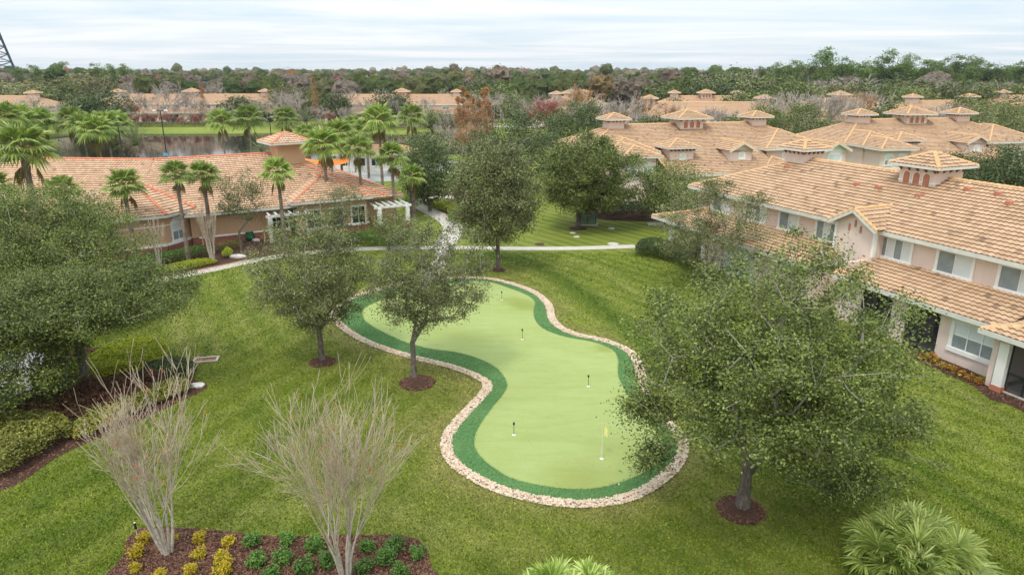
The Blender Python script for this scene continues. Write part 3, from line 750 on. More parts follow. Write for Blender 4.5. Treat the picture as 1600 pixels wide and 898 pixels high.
th = rg.uniform(0, 6.28, n_); w_ = rg.uniform(.010, .020, n_) * sc_; h_ = rg.uniform(.025, .055, n_) * (0.8 + 0.2 * sc_)
le = rg.uniform(.01, .05, n_) * sc_; ph = rg.uniform(0, 6.28, n_)
b0 = np.stack([xx - np.cos(th) * w_, yy - np.sin(th) * w_, np.full(n_, .001)], 1)
b1 = np.stack([xx + np.cos(th) * w_, yy + np.sin(th) * w_, np.full(n_, .001)], 1)
tp = np.stack([xx + np.cos(ph) * le, yy + np.sin(ph) * le, h_], 1)
V = np.stack([b0, b1, tp], 1).reshape(-1, 3)
_w, _d, _l = lawn_fields(xx, yy)
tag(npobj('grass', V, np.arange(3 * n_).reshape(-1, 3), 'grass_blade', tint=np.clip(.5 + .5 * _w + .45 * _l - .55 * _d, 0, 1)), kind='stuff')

# ---------------------------------------------------------------- thin winter haze
hm = bpy.data.materials.new('haze'); hm.use_nodes = True; hn = hm.node_tree.nodes; hn.clear()
ho = hn.new('ShaderNodeOutputMaterial'); hv = hn.new('ShaderNodeVolumePrincipled')
hv.inputs['Color'].default_value = (0.93, 0.95, 1.0, 1); hv.inputs['Density'].default_value = 0.00011; hv.inputs['Anisotropy'].default_value = 0.2
hm.node_tree.links.new(hv.outputs[0], ho.inputs['Volume']); MATS['haze'] = hm
tag(MB().box(-5200, 5200, -700, 9200, -4, 62).build('haze', 'haze'), kind='stuff')

# ---------------------------------------------------------------- houses
class Tiles:
    def __init__(s): s.V = []; s.F = []; s.T = []; s.n = 0
    def quad(s, p, t):
        s.V += p; s.F.append((s.n, s.n + 1, s.n + 2, s.n + 3)); s.n += 4; s.T.append(t)
TRND = random.Random(99)
def tile_face(T, poly, detail=2, course=0.36, tw=0.30, lift=0.062):
    """poly: planar convex polygon, first edge is the eave; lays courses of barrel tiles over it"""
    P = [Vector(p) for p in poly]; u = (P[1] - P[0]).normalized()
    n = Vector((0, 0, 0))
    for i in range(len(P)): n += (P[i] - P[0]).cross(P[(i + 1) % len(P)] - P[0])
    n.normalize()
    if n.z < 0: n = -n
    v = n.cross(u)
    if v.z < 0: v = -v
    Q = [((p - P[0]).dot(u), (p - P[0]).dot(v)) for p in P]
    top = max(q[1] for q in Q); rows = max(1, int(round(top / course))); ch = top / rows
    def span(y):
        xs = []
        for i in range(len(Q)):
            (x0, y0), (x1, y1) = Q[i - 1], Q[i]
            if (y0 - y) * (y1 - y) <= 0 and abs(y1 - y0) > 1e-6: xs.append(x0 + (x1 - x0) * (y - y0) / (y1 - y0))
        return (min(xs), max(xs)) if len(xs) >= 2 else None
    prof = {0: [(0, 0)], 1: [(0, 0), (.5, .05)], 2: [(0, 0), (.28, .05), (.62, .05)]}[detail]
    for r in range(rows):
        y0, y1 = r * ch, (r + 1) * ch
        a, b = span(min(max(y0, 1e-4), top - 1e-4)), span(min(y1, top - 1e-4))
        if not a or not b: continue
        l0, r0 = a; l1, r1 = b; lo_, hi_ = min(l0, l1), max(r0, r1)
        wdt = tw if detail else 1.2
        k0 = math.floor(lo_ / wdt); us = []
        k = k0
        while k * wdt < hi_ + 1e-6:
            t = TRND.random()
            for fr, h in prof: us.append(((k + fr) * wdt, h, t))
            k += 1
        us.append((k * wdt, 0, 0.5))
        for i in range(len(us) - 1):
            ua, ha, t = us[i]; ub, hb, _ = us[i + 1]
            xa0, xb0 = min(max(ua, l0), r0), min(max(ub, l0), r0)
            xa1, xb1 = min(max(ua, l1), r1), min(max(ub, l1), r1)
            if xb0 - xa0 < 1e-5 and xb1 - xa1 < 1e-5: continue
            def pt(x, y, h): return tuple(P[0] + u * x + v * y + n * h)
            T.quad([pt(xa0, y0, ha + lift), pt(xb0, y0, hb + lift), pt(xb1, y1, hb + .004), pt(xa1, y1, ha + .004)], t)
            if detail: T.quad([pt(xa0, y0, ha + .004), pt(xb0, y0, hb + .004), pt(xb0, y0, hb + lift), pt(xa0, y0, ha + lift)], 0.0)  # risers take the darkest tint: shadow line under each course painted in
class House:
    def __init__(s, name, x, y, rz, label, cat='house', group=None, tiles='roof_tiles', caps='cap_tiles', detail=2):
        s.root = empty(name, (x, y, 0), rz); tag(s.root, label, cat, group)
        s.T = Tiles(); s.cap = MB(); s.fas = MB(); s.walls = {}; s.trim = MB(); s.d = detail; s.tm = tiles; s.cm = caps
    def W(s, mat):
        return s.walls.setdefault(mat, MB())
    def caps_line(s, a, b, r=0.13):
        a, b = Vector(a), Vector(b); L = (b - a).length
        if s.d == 0: s.cap.tube([a, b], r * 1.1, 5); return
        k = max(2, int(L / 0.4)); pts, rad = [], []
        for i in range(k):
            pts += [a.lerp(b, i / k), a.lerp(b, (i + .93) / k)]; rad += [r * 1.15, r * .92]
        s.cap.tube(pts, rad, 6)
    def face(s, poly): tile_face(s.T, poly, s.d)
    def fascia(s, x0, x1, y0, y1, z, sides='FBLR', h=0.2):
        t = 0.06
        if x1 - x0 < 5.2: h = .13
        if 'F' in sides: s.fas.box(x0, x1, y0 - t, y0, z - h, z + .03)
        if 'B' in sides: s.fas.box(x0, x1, y1, y1 + t, z - h, z + .03)
        if 'L' in sides: s.fas.box(x0 - t, x0, y0 - t, y1 + t, z - h, z + .03)
        if 'R' in sides: s.fas.box(x1, x1 + t, y0 - t, y1 + t, z - h, z + .03)
        s.fas.poly([(x0, y0, z - h + .02), (x0, y1, z - h + .02), (x1, y1, z - h + .02), (x1, y0, z - h + .02)])
    def hip(s, x0, x1, y0, y1, z, p=0.43, ridge=None, front_only=False, fas='FBLR'):
        """hip roof over a rectangle; ridge along the longer side"""
        w, d = x1 - x0, y1 - y0
        if w >= d:
            h = d / 2; A = (x0 + h, y0 + h, z + h * p); B = (x1 - h, y0 + h, z + h * p)
            s.face([(x0, y0, z), (x1, y0, z), B, A]); s.face([(x1, y1, z), (x0, y1, z), A, B])
            s.face([(x0, y1, z), (x0, y0, z), A]); s.face([(x1, y0, z), (x1, y1, z), B])
            cs = [((x0, y0, z), A), ((x0, y1, z), A), ((x1, y0, z), B), ((x1, y1, z), B)]
            if w - d > 0.1: cs.append((A, B))
        else:
            h = w / 2; A = (x0 + h, y0 + h, z + h * p); B = (x0 + h, y1 - h, z + h * p)
            s.face([(x0, y0, z), (x1, y0, z), A]); s.face([(x1, y1, z), (x0, y1, z), B])
            s.face([(x0, y1, z), (x0, y0, z), A, B]); s.face([(x1, y0, z), (x1, y1, z), B, A])
            cs = [((x0, y0, z), A), ((x1, y0, z), A), ((x0, y1, z), B), ((x1, y1, z), B), (A, B)]
        for a, b in cs: s.caps_line(a, b)
        s.fascia(x0, x1, y0, y1, z, fas)
    def gable(s, x0, x1, y0, y1, z, p=0.5, wallmat=None, wy=0.35):
        """ridge runs in depth, gable faces the front"""
        xm, h = (x0 + x1) / 2, (x1 - x0) / 2
        zt = z + h * p
        s.face([(x0, y1, z), (x0, y0, z), (xm, y0, zt), (xm, y1, zt)]); s.face([(x1, y0, z), (x1, y1, z), (xm, y1, zt), (xm, y0, zt)])
        s.caps_line((xm, y0, zt), (xm, y1, zt)); s.caps_line((x0, y0 + .02, z + .02), (xm, y0 + .02, zt + .02), .12); s.caps_line((x1, y0 + .02, z + .02), (xm, y0 + .02, zt + .02), .12)
        for a, b in (((x0, y0 - .05, z - .1), (xm, y0 - .05, zt - .1)), ((x1, y0 - .05, z - .1), (xm, y0 - .05, zt - .1))): s.fas.bar(a, b, .08, .2)
        if wallmat:
            o = 0.3
            s.W(wallmat).poly([(x0 + o, y0 + wy, z - .2), (x1 - o, y0 + wy, z - .2), (x1 - o, y0 + wy, z + .12), (xm, y0 + wy, zt - .04), (x0 + o, y0 + wy, z + .12)])
    def window(s, x, z, w, h, y, cols=2, rows=2, rz=0.0, trim=0.16, arch=False, style='sash'):
        """a window whose middle of the sill is at x, z on the wall plane y"""
        f, up, lo_ = MB(), MB(), MB()
        f.box(-w / 2 - trim, -w / 2, -.07, 0.03, -trim, h + (0 if arch else trim)); f.box(w / 2, w / 2 + trim, -.07, 0.03, -trim, h + (0 if arch else trim))
        f.box(-w / 2 - trim - .04, w / 2 + trim + .04, -.10, 0.028, -trim - .02, 0.0)
        if arch:
            k = 10
            for i in range(k):
                t0, t1 = math.pi * i / k, math.pi * (i + 1) / k
                ro, ri = w / 2 + trim, w / 2; a = .55
                q = [(math.cos(t0) * ro, math.sin(t0) * ro * a), (math.cos(t1) * ro, math.sin(t1) * ro * a), (math.cos(t1) * ri, math.sin(t1) * ri * a), (math.cos(t0) * ri, math.sin(t0) * ri * a)]
                f.poly([(c[0], -.07, h + c[1]) for c in q]); f.poly([(q[0][0], -.07, h + q[0][1]), (q[0][0], .02, h + q[0][1]), (q[1][0], .02, h + q[1][1]), (q[1][0], -.07, h + q[1][1])])
            f.poly([(math.cos(math.pi * i / k) * w / 2, -.03, h + math.sin(math.pi * i / k) * w / 2 * .55) for i in range(k + 1)])
            f.box(-w / 2, w / 2, -.06, .02, h - .05, h + .03)
        else:
            f.box(-w / 2, w / 2, -.07, 0.03, h, h + trim)
        mw = .05
        for c in range(1, cols): f.box(-w / 2 + w * c / cols - mw / 2, -w / 2 + w * c / cols + mw / 2, -.05, .02, 0, h)
        if rows == 2: f.box(-w / 2, w / 2, -.045, .021, h * .52 - .03, h * .52 + .03)
        for a, b in ((0, .03), (h - .03, h)): f.box(-w / 2, w / 2, -.04, .022, a, b)
        if style == 'sash':
            up.poly([(-w / 2, -.012, h * .52), (w / 2, -.012, h * .52), (w / 2, -.012, h), (-w / 2, -.012, h)])
            lo_.poly([(-w / 2, -.012, 0), (w / 2, -.012, 0), (w / 2, -.012, h * .52), (-w / 2, -.012, h * .52)])
        elif style == 'slide':       # alternate leaves: insect screen, bare glass
            for c in range(cols):
                (lo_ if c % 2 == 0 else up).poly([(-w / 2 + w * c / cols, -.012, 0), (-w / 2 + w * (c + 1) / cols, -.012, 0), (-w / 2 + w * (c + 1) / cols, -.012, h), (-w / 2 + w * c / cols, -.012, h)])
        elif style == 'dark':
            lo_.poly([(-w / 2, -.012, 0), (w / 2, -.012, 0), (w / 2, -.012, h), (-w / 2, -.012, h)])
        else:
            up.poly([(-w / 2, -.012, 0), (w / 2, -.012, 0), (w / 2, -.012, h), (-w / 2, -.012, h)])
        o = f.build('window', 'trim_white', s.root); o.location = (x, y, z); o.rotation_euler = (0, 0, rz)
        if up.f: up.build('pane', 'blind', o)
        if lo_.f: lo_.build('screen_pane', 'dark_glass' if style == 'dark' else 'screen_glass', o)
        return o
    def cupola(s, x, y, zb, w, ze, rw, vents=3, p=0.42, wallmat='pink_stucco', corb=True):
        m = MB().box(-w / 2, w / 2, -w / 2, w / 2, zb, ze)
        o = m.build('cupola', wallmat, s.root); o.location = (x, y, 0)
        T0, C0, F0 = s.T, s.cap, s.fas; s.T, s.cap, s.fas = Tiles(), MB(), MB()
        s.hip(-rw / 2, rw / 2, -rw / 2, rw / 2, ze + .06, p)
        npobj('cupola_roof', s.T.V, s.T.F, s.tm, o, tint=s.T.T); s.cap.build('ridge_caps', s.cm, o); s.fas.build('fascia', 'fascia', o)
        s.T, s.cap, s.fas = T0, C0, F0
        if corb:
            c = MB(); k = 5; e = w / 2
            for i in range(k):
                t = -e + .08 + (2 * e - .16) * i / (k - 1)
                for q in (0, 1, 3):
                    pts = [(t - .06, -e, ze - .13), (t + .06, -e, ze - .13), (t + .06, -e - .3, ze - .06), (t - .06, -e - .3, ze - .06), (t - .06, -e, ze - .34), (t + .06, -e, ze - .34)]
                    R = [(px * [1, 0, -1, 0][q] - py * [0, 1, 0, -1][q], px * [0, 1, 0, -1][q] + py * [1, 0, -1, 0][q], pz) for px, py, pz in pts]
                    c.mesh(R, [(0, 1, 2, 3), (4, 3, 2, 5), (0, 3, 4), (1, 5, 2)])
                    if s.d: c.build('corbel', 'corbel_brown', o); c = MB()
            if not s.d: c.build('corbels', 'corbel_brown', o)
        if vents:
            tr = MB(); vn = MB(); e = w / 2 + .004
            for i in range(vents):
                cx_ = (i - (vents - 1) / 2) * w / (vents + .6); hw = w * .09; z0, z1 = ze - 1.18, ze - .62
                def arc(r_, yy, zz0):
                    return [(cx_ - r_, yy, zz0), (cx_ + r_, yy, zz0)] + [(cx_ + r_ * math.cos(t), yy, z1 + r_ * math.sin(t)) for t in np.linspace(0, math.pi, 8)]
                tr.poly(arc(hw + .055, -e - .02, z0 - .05)); vn.poly(arc(hw, -e - .03, z0))
            tr.box(-w / 2 - .03, w / 2 + .03, -w / 2 - .03, w / 2 + .03, ze - 1.0, ze - .93)
            tr.build('band', 'trim_white', o); vn.build('arched_vents', 'terracotta', o)
        return o
    def done(s):
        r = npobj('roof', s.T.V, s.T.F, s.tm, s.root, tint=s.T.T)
        if s.cap.f: s.cap.build('ridge_caps', s.cm, r)
        if s.fas.f: s.fas.build('fascia', 'fascia', r)
        for mt, mb in s.walls.items(): mb.build('base_course' if 'brick' in mt else 'wall', mt, s.root)
        if s.trim.f: s.trim.build('wall_trim', 'trim_white', s.root)
        return r

def screenmat():
    m, n, l, b = nodes_of('insect_screen')
    b.inputs['Base Color'].default_value = (0.03, 0.03, 0.032, 1); b.inputs['Roughness'].default_value = 0.8
    t = n.new('ShaderNodeBsdfTransparent'); mx = n.new('ShaderNodeMixShader'); mx.inputs[0].default_value = 0.62
    l.new(t.outputs[0], mx.inputs[1]); l.new(b.outputs[0], mx.inputs[2]); l.new(mx.outputs[0], n['Material Output'].inputs['Surface'])
screenmat()

# --- the near townhouse at the right, seen from its garden side. local x runs to the right, y into the house
A = House('townhouse', 23.56, 30.65, math.radians(22.6 - 90), 'nearest pink townhouse with peach tiled roof and white upstairs windows, right edge')
w = A.W('pink_stucco')
w.box(-27.1, 4.9, 2.6, 13.8, 0, 5.3)
for x0, x1 in ((-3.1, 0.55), (-5.95, -5.05), (-9.7, -8.0), (-17.0, -11.8), (-22.4, -20.5)): w.box(x0, x1, 0, .25, 0, 2.75)
w.box(-9.7, -9.45, .25, 2.6, 0, 3.5); w.box(-12.05, -11.8, .25, 2.6, 0, 3.5)
w.box(-9.45, 0.55, 2.5, 2.6, 0.05, 2.7)
w.box(-22.65, -22.4, .25, 2.6, 0, 2.75)
w.box(.30, .55, -1.0, 2.55, 0, 2.75)
# roofs
A.hip(-27.7, 5.5, 2.0, 14.4, 5.35, 0.43)
ps = [((-9.75, -.6, 2.8), (0.3, -.6, 2.8), (0.3, 2.6, 3.66), (-9.75, 2.6, 3.66)), ((-28.9, -.6, 2.8), (-11.75, -.6, 2.8), (-11.75, 2.6, 3.66), (-25.7, 2.6, 3.66))]
for q in ps: A.face(q)
A.face([(-28.9, 5.4, 2.8), (-28.9, -.6, 2.8), (-25.7, 2.6, 3.66), (-25.7, 5.4, 3.66)])
A.caps_line((-28.9, -.6, 2.82), (-25.7, 2.6, 3.7)); A.caps_line((-9.78, -.6, 2.84), (-9.78, 2.55, 3.7), .09); A.caps_line((-11.72, -.6, 2.84), (-11.72, 2.55, 3.7), .09)
A.fascia(-9.75, 0.3, -.6, 2.6, 2.8, 'FLR'); A.fascia(-28.9, -11.75, -.6, 5.4, 2.8, 'FLR')
A.hip(-.05, 7.0, -1.65, 4.6, 2.86, 0.27)
A.gable(-12.45, -8.85, 1.45, 7.4, 5.42, 0.56, 'pink_stucco', .33)
A.trim.box(-12.15, -12.0, 1.75, 2.0, 3.7, 5.4); A.trim.box(-9.3, -9.15, 1.75, 2.0, 3.7, 5.4)
w.box(-12.1, -9.2, 1.79, 2.6, 0, 5.5)
for dx, z0 in ((-.42, 5.02), (0, 5.32), (.42, 5.02)): MB().box(-10.65 + dx - .055, -10.65 + dx + .055, 1.73, 1.80, z0, z0 + .42).build('slit_vent', 'terracotta', A.root)
A.trim.box(-9.6, 4.9, 2.54, 2.6, 5.0, 5.2); A.trim.box(-26.9, -12.0, 2.54, 2.6, 5.0, 5.2)
# upstairs windows
for u0, u1, cols in ((.25, 2.2, 2), (3.72, 5.6, 2), (7.35, 9.45, 4), (12.1, 14.3, 4), (16.05, 17.7, 2), (19.2, 21.2, 4), (23.2, 25.0, 2)):
    A.window(-(u0 + u1) / 2, 3.78, u1 - u0, 1.18, 2.6, cols, 1, trim=.17, style='slide')
# downstairs
A.window(-1.16, .86, 2.2, 1.38, 0, 3, 2, trim=.2)
A.window(-18.75, .1, 3.3, 2.15, 0.25, 4, 1, trim=.12, style='blindall')
# screened lanai: uprights, screens, things seen inside
def lanai(x0, x1, y, ribs, ztop=2.33):
    f = MB()
    for t in ribs: f.box(t - .03, t + .03, y - .03, y + .03, .08, ztop)
    f.box(x0, x1, y - .03, y + .03, .06, .12); f.box(x0, x1, y - .03, y + .03, ztop - .05, ztop)
    fo = f.build('screen_frame', 'black_metal', A.root)
    MB().poly([(x0, y + .04, .1), (x1, y + .04, .1), (x1, y + .04, ztop), (x0, y + .04, ztop)]).build('insect_screen', 'insect_screen', fo)
lanai(-5.05, -3.1, .12, (-5.02, -4.2, -3.13)); lanai(-8.0, -5.95, .12, (-7.97, -7.0, -5.98))
lanai(-26.9, -22.65, .12, (-26.6, -25.6, -24.6, -23.6, -22.7), 2.6)
lanai(1.15, 6.5, -.95, (1.18, 1.95, 3.1, 4.5, 6.4), 2.65)
f = MB(); f.box(1.15, 6.5, -.98, -.92, .95, 1.02); f.box(1.95, 3.1, -.98, -.92, 1.6, 1.66); f.build('screen_rail', 'black_metal', A.root)
for q in ((-9.45, .3, .25, 2.5, 0, .07), (-26.9, -22.65, .1, 2.6, 0, .07), (1.0, 6.6, -1.05, 2.6, 0, .1)): MB().box(*q).build('patio_slab', 'concrete', A.root)
for q in ((-5.0, -3.2, 2.42, 2.5, .1, 2.2), (-8, -6.2, 2.42, 2.5, .1, 2.2), (1.6, 4.4, 2.52, 2.62, .1, 2.3), (-26.3, -23, 2.52, 2.62, .1, 2.3)): MB().box(*q).build('patio_door', 'dark_glass', A.root)
w.box(-9.7, -8, .25, .3, 2.33, 2.75)
for x0, x1 in ((-5.05, -3.1), (-8.0, -5.95)): w.box(x0, x1, 0.002, .248, 2.33, 2.75)
w.box(-27.1, -22.4, .002, .3, 2.6, 2.75)
w.box(-20.5, -17, .1, .3, 2.3, 2.75)
for x in (-26.9, -22.6):
    co = MB().box(x - .2, x + .2, -.08, .32, .2, 2.6).build('column', 'white_stucco', A.root); MB().box(x - .23, x + .23, -.11, .35, 0, .2).build('column_base', 'terracotta', co)
co = MB().box(.70, 1.15, -1.22, -.78, .28, 2.45).build('column', 'white_stucco', A.root)
MB().box(.66, 1.19, -1.26, -.74, 0, .28).build('column_base', 'terracotta', co); MB().box(.68, 1.17, -1.24, -.76, 2.45, 2.7).build('column_capital', 'terracotta', co)
A.cupola(-11.05, 8.2, 6.6, 2.5, 8.72, 3.5, 3)
A.cupola(-21.8, 8.2, 7.0, 1.9, 8.72, 2.8, 0)
A.cupola(-.6, 8.2, 7.0, 1.9, 8.72, 2.8, 0)
# hooded vents and pipes on the slope
def on_slope(x, up): return (x, 2.0 + up, 5.35 + up * .43)
for px, py in ((1339, 290), (1436, 308), (1512, 298), (1560, 305), (1577, 320), (1230, 263), (1373, 295)):
    d = ray(px, py); cr, sr = math.cos(math.radians(22.6 - 90)), math.sin(math.radians(22.6 - 90))
    for it in range(1):
        # roof plane: z = 5.35 + .43*(y-2)
        ox, oy = -23.56, -30.65
        lx0, ly0 = ox * cr + oy * sr, -ox * sr + oy * cr
        ldx, ldy = d[0] * cr + d[1] * sr, -d[0] * sr + d[1] * cr
        t = (5.35 + .43 * (ly0 - 2) - CAM_H) / (d[2] - .43 * ldy)
        X, Y = lx0 + ldx * t, ly0 + ldy * t
    zz = 5.35 + .43 * (Y - 2)
    mb = MB(); mb.mesh([(-.2, -.2, 0), (.2, -.2, 0), (.2, .25, .1), (-.2, .25, .1), (-.14, -.2, .2), (.14, -.2, .2), (.14, .22, .22), (-.14, .22, .22)], [(4, 5, 6, 7), (0, 4, 7, 3), (1, 2, 6, 5), (0, 1, 5, 4)])
    o = mb.build('roof_vent', 'terracotta', A.root); o.location = (X, Y, zz)
pp = MB()
for px, py in ((1211, 265), (1286, 277)):
    pass
A.done()

# --- the two pink townhouses seen from their entrance side
def entrance_house(name, x, y, rz, hl, label, left, tower_x, dormer_x, right, detail=1, cat_l=None, deepL=-8.0, nestL=-11.6, gable_right=True, big=4.9):
    H = House(name, x, y, rz, label, detail=detail)
    e = hl + 6.3; w = H.W('pink_stucco')
    w.box(-e + .6, e - .6, -5.6, 6.0, 0, 5.3)
    H.hip(-e, e, -6.3, 6.3, 5.3, .43)
    # long front slope that runs on down over the ground floor
    lx, rx = left[1] - .3, right[0] + .2
    H.face([(lx, -11.7, 2.97), (rx, -11.7, 2.97), (rx, -6.25, 5.32), (lx, -6.25, 5.32)])
    H.fascia(lx, rx, -11.7, -6.2, 2.97, 'F')
    w.box(lx + .3, rx - .3, -11.2, -5.6, 0, 2.85)
    H.caps_line((lx, -11.7, 3.0), (lx, -6.25, 5.35), .1)
    # left wing, stepped in two hips
    a, b = left; m = (a + b) / 2
    H.hip(a, b, deepL, 2.5, 5.3, .43)
    H.hip(a + .25, b - 1.4, nestL, -3.0, 5.18, .43)
    w.box(a + .6, b - .6, deepL + .6, 0, 0, 5.25); w.box(a + .85, b - 2.0, nestL + .6, -4, 0, 5.12)
    H.trim.box(a + .8, b - 1.95, nestL + .54, nestL + .62, 2.6, 2.85)
    wc = (a + .85 + b - 2.0) / 2
    for dx in (-.95, .95):
        H.window(wc + dx, 3.15, 1.0, 1.15, nestL + .6, 2, 2, arch=True, trim=.12)
    H.window(a + .85, 3.2, .9, 1.25, (nestL + deepL) / 2 + 3.2, 1, 2, rz=-math.pi / 2, trim=.12)
    for q in (1.7, 1.2): MB().box(b - q, b - q + .1, deepL + .56, deepL + .62, 4.2, 4.8).build('slit_vent', 'terracotta', H.root)
    # square tower with a round-headed light
    tx = tower_x
    H.hip(tx - 2.15, tx + 2.15, -9.2, -4.9, 5.85, .42)
    w.box(tx - 1.55, tx + 1.55, -8.6, -5.6, 2.5, 5.8)
    for i in range(7):
        t = tx - 1.5 + 3.0 * i / 6; MB().box(t - .07, t + .07, -8.95, -8.6, 5.45, 5.65).build('corbel', 'corbel_brown', H.root)
    H.window(tx + .1, 4.55, .55, .45, -8.6, 1, 1, arch=True, trim=.16, style='blindall')
    # gabled dormer
    dx = dormer_x
    H.gable(dx - 1.9, dx + 1.9, -9.6, -4.0, 5.35, .52, 'pink_stucco', .5)
    w.box(dx - 1.5, dx + 1.5, -9.1, -5, 2.5, 5.4)
    H.window(dx + .1, 4.4, .6, .55, -9.1, 1, 1, arch=True, trim=.14, style='blindall')
    # right wing
    a, b = right
    H.hip(a, b, -8.2, 3.0, 5.3, .43); w.box(a + .6, b - .6, -7.6, 0, 0, 5.25)
    H.hip(a - 1.0, a + 2.8, -10.2, -6.0, 3.6, .42); w.box(a - .5, a + 2.3, -9.7, -7.0, 0, 3.5)
    ar = MB()
    ar.poly([(a - .1, -9.72, 0.9), (a + 1.9, -9.72, 0.9)] + [(a + .9 + 1.0 * math.cos(t), -9.72, 2.1 + 1.0 * math.sin(t)) for t in np.linspace(0, math.pi, 10)])
    ar.build('arched_porch', 'terracotta', H.root)
    H.window(a + 3.4, 3.9, .8, .7, -7.6, 1, 1, arch=True, trim=.2, style='blindall')
    if gable_right:
        H.gable(b - 3.4, b + .6, -11.4, -6.0, 5.2, .5, 'white_stucco', .45); w.box(b - 3.0, b + .2, -10.9, -7.0, 0, 5.2)
        H.window(b - 1.4, 3.9, 1.7, .8, -10.9, 2, 1, arch=True, trim=.16, style='blindall')
    for cxx, cw, rw, vn in ((-hl, 2.1, 3.4, 0), (0, 2.5, 4.9 if big > 4 else 4.2, 3), (hl, 2.1, 3.4, 0)):
        H.cupola(cxx, 0, 6.6, cw if cxx else 3.2, 8.7, rw, vn)
    H.done(); return H
entrance_house('townhouse', 23.0, 92.6, math.radians(14.5), 10.3, 'middle pink townhouse with one large and two small cupolas behind the round oak', (-14.2, -7.4), -4.9, 2.8, (6.8, 16.2))
entrance_house('townhouse', 57.7, 102.0, math.radians(10), 8.1, 'pink townhouse with closely set cupolas beyond the nearest roof, half hidden by its tower', (-14.0, -7.0), -6.6, 3.4, (6.2, 15.5), deepL=-9.5, nestL=-12.8, gable_right=False, big=5)

# --- townhouses farther off, garden side
def far_house(x, y, rz, hl, label, wins=6, cup=(1, 1, 1), wall='pink_stucco', low=True):
    H = House('townhouse', x, y, rz, label, detail=0, tiles='far_tiles')
    e = hl + 6; w = H.W(wall)
    w.box(-e + .6, e - .6, -5.4, 5.6, 0, 5.4); H.hip(-e, e, -6, 6, 5.4, .45)
    if low:
        w.box(-e + 1, e - 1, -8.4, -5.2, 0, 3.0)
        H.face([(-e + .4, -9, 2.95), (e - .4, -9, 2.95), (e - 1.4, -5.4, 3.95), (-e + 1.4, -5.4, 3.95)]); H.fascia(-e + .4, e - .4, -9, -5.4, 2.95, 'FLR')
        n = max(2, int(2 * e / 7))
        for i in range(n):
            c = -e + (i + .5) * 2 * e / n; MB().box(c - 1.9, c + 1.9, -8.44, -8.3, .1, 2.4).build('screened_porch', 'dark_screen', H.root)
    for i in range(wins):
        c = -e + (i + .5) * 2 * e / wins
        H.window(c, 4.0, 1.9, 1.1, -5.4, 2, 1, trim=.2, style='slide' if i % 2 else 'sash')
    H.gable(-1.9, 1.9, -6.6, -1, 5.6, .55, wall, .6); w.box(-1.5, 1.5, -6.0, -5, 3.4, 5.7)
    for k, (cx_, cw, rw) in enumerate(((-hl, 2.1, 3.3), (0, 3.0, 4.6), (hl, 2.1, 3.3))):
        if cup[k]: H.cupola(cx_, 0, 6.8, cw, 8.9, rw, 3 if k == 1 else 0, corb=True)
    H.done(); return H
far_house(-100, 222, math.radians(2), 22.5, 'long pink townhouse across the lake behind the red-leaved trees', 12)
far_house(-34, 219, math.radians(-3), 17, 'pale pink townhouse across the lake behind the middle palms, left of the rust cypresses', 8, (0, 1, 1))
far_house(-150, 205, math.radians(-2), 12, 'pink townhouse cut by the left edge of the photo beyond the lake', 5, (0, 0, 1))
far_house(-158, 262, math.radians(0), 14, 'tan roofed building at the far left at the foot of the steel tower', 5, (0, 0, 0), 'white_stucco', False)
far_house(17, 205, math.radians(62), 10, 'small townhouse with three cupolas seen end on behind the red maple', 4)
far_house(56, 205, math.radians(-4), 9, 'far townhouse with three cupolas rising behind another long roof', 5)
far_house(44, 160, math.radians(2), 13, 'long roofed townhouse with a wide cupola just beyond the middle pink townhouse', 6, (1, 0, 1))
far_house(103, 170, math.radians(12), 8, 'townhouse with small grey cupola behind the bare hedge of trees at the right', 4, (1, 0, 1))
far_house(124, 158, math.radians(6), 12, 'townhouse roof seen between oaks above the closely set cupolas', 4, (0, 0, 0))
far_house(168, 210, math.radians(-3), 22, 'last townhouse at the right edge in front of the pine wood', 6, (1, 1, 0))
far_house(86, 186, math.radians(8), 7, 'small far roof with a lone cupola at the foot of the tall pines', 4, (0, 1, 0))

# --- the clubhouse at the left
CX0, CY0, CA = -27.2, 57.5, math.radians(30)
D = House('clubhouse', CX0, CY0, CA, 'single storey tan clubhouse with long orange tiled roof and square tower', 'building', tiles='club_tiles', caps='club_caps')
w = D.W('tan_stucco'); bk = D.W('brick_base')
w.box(-.32, 7.9, .1, 16, .75, 2.8); bk.box(-.3, 7.9, .04, 16, 0, .68); D.trim.box(.2, 7.9, .0, .2, .68, .8)
w.box(8.5, 15, -.9, 14, .75, 3.2); bk.box(8.45, 15.05, -.97, 14, 0, .68); D.trim.box(8.4, 15.1, -1.02, 14, .68, .8)
w.box(12, 18.6, 1.2, 12, .75, 2.9); bk.box(12, 18.7, 1.1, 12, 0, .68)
# main roof right part
h = 8.8; p = .43; ze = 2.9
D.face([(-4.7, -.6, ze), (19, -.6, ze), (9.4 + .2, 8.2, 6.7), (-2, 8.2, 6.7)])
D.face([(17.6, 17, ze), (-4, 17, ze), (-2, 8.2, 6.7), (8.6, 8.2, 6.7)])
D.caps_line((-2, 8.2, 6.75), (9, 8.2, 6.75))
# lower hips at the right end
D.hip(10.2, 19, .1, 11.5, 2.9, .43)
D.face([(17.4, -.6, ze), (17.4, 17, ze), (8.6, 8.2, 6.7)]) ; D.caps_line((16.3, 15.9, 3.3), (8.6, 8.2, 6.75)); D.caps_line((17.2, -.4, 3.0), (8.6, 8.2, 6.75))
D.fascia(-4, 10, -.6, 10, ze, 'F')
# projecting hip with its own front
D.hip(7.9, 15.3, -1.65, 9.5, 3.3, .45)
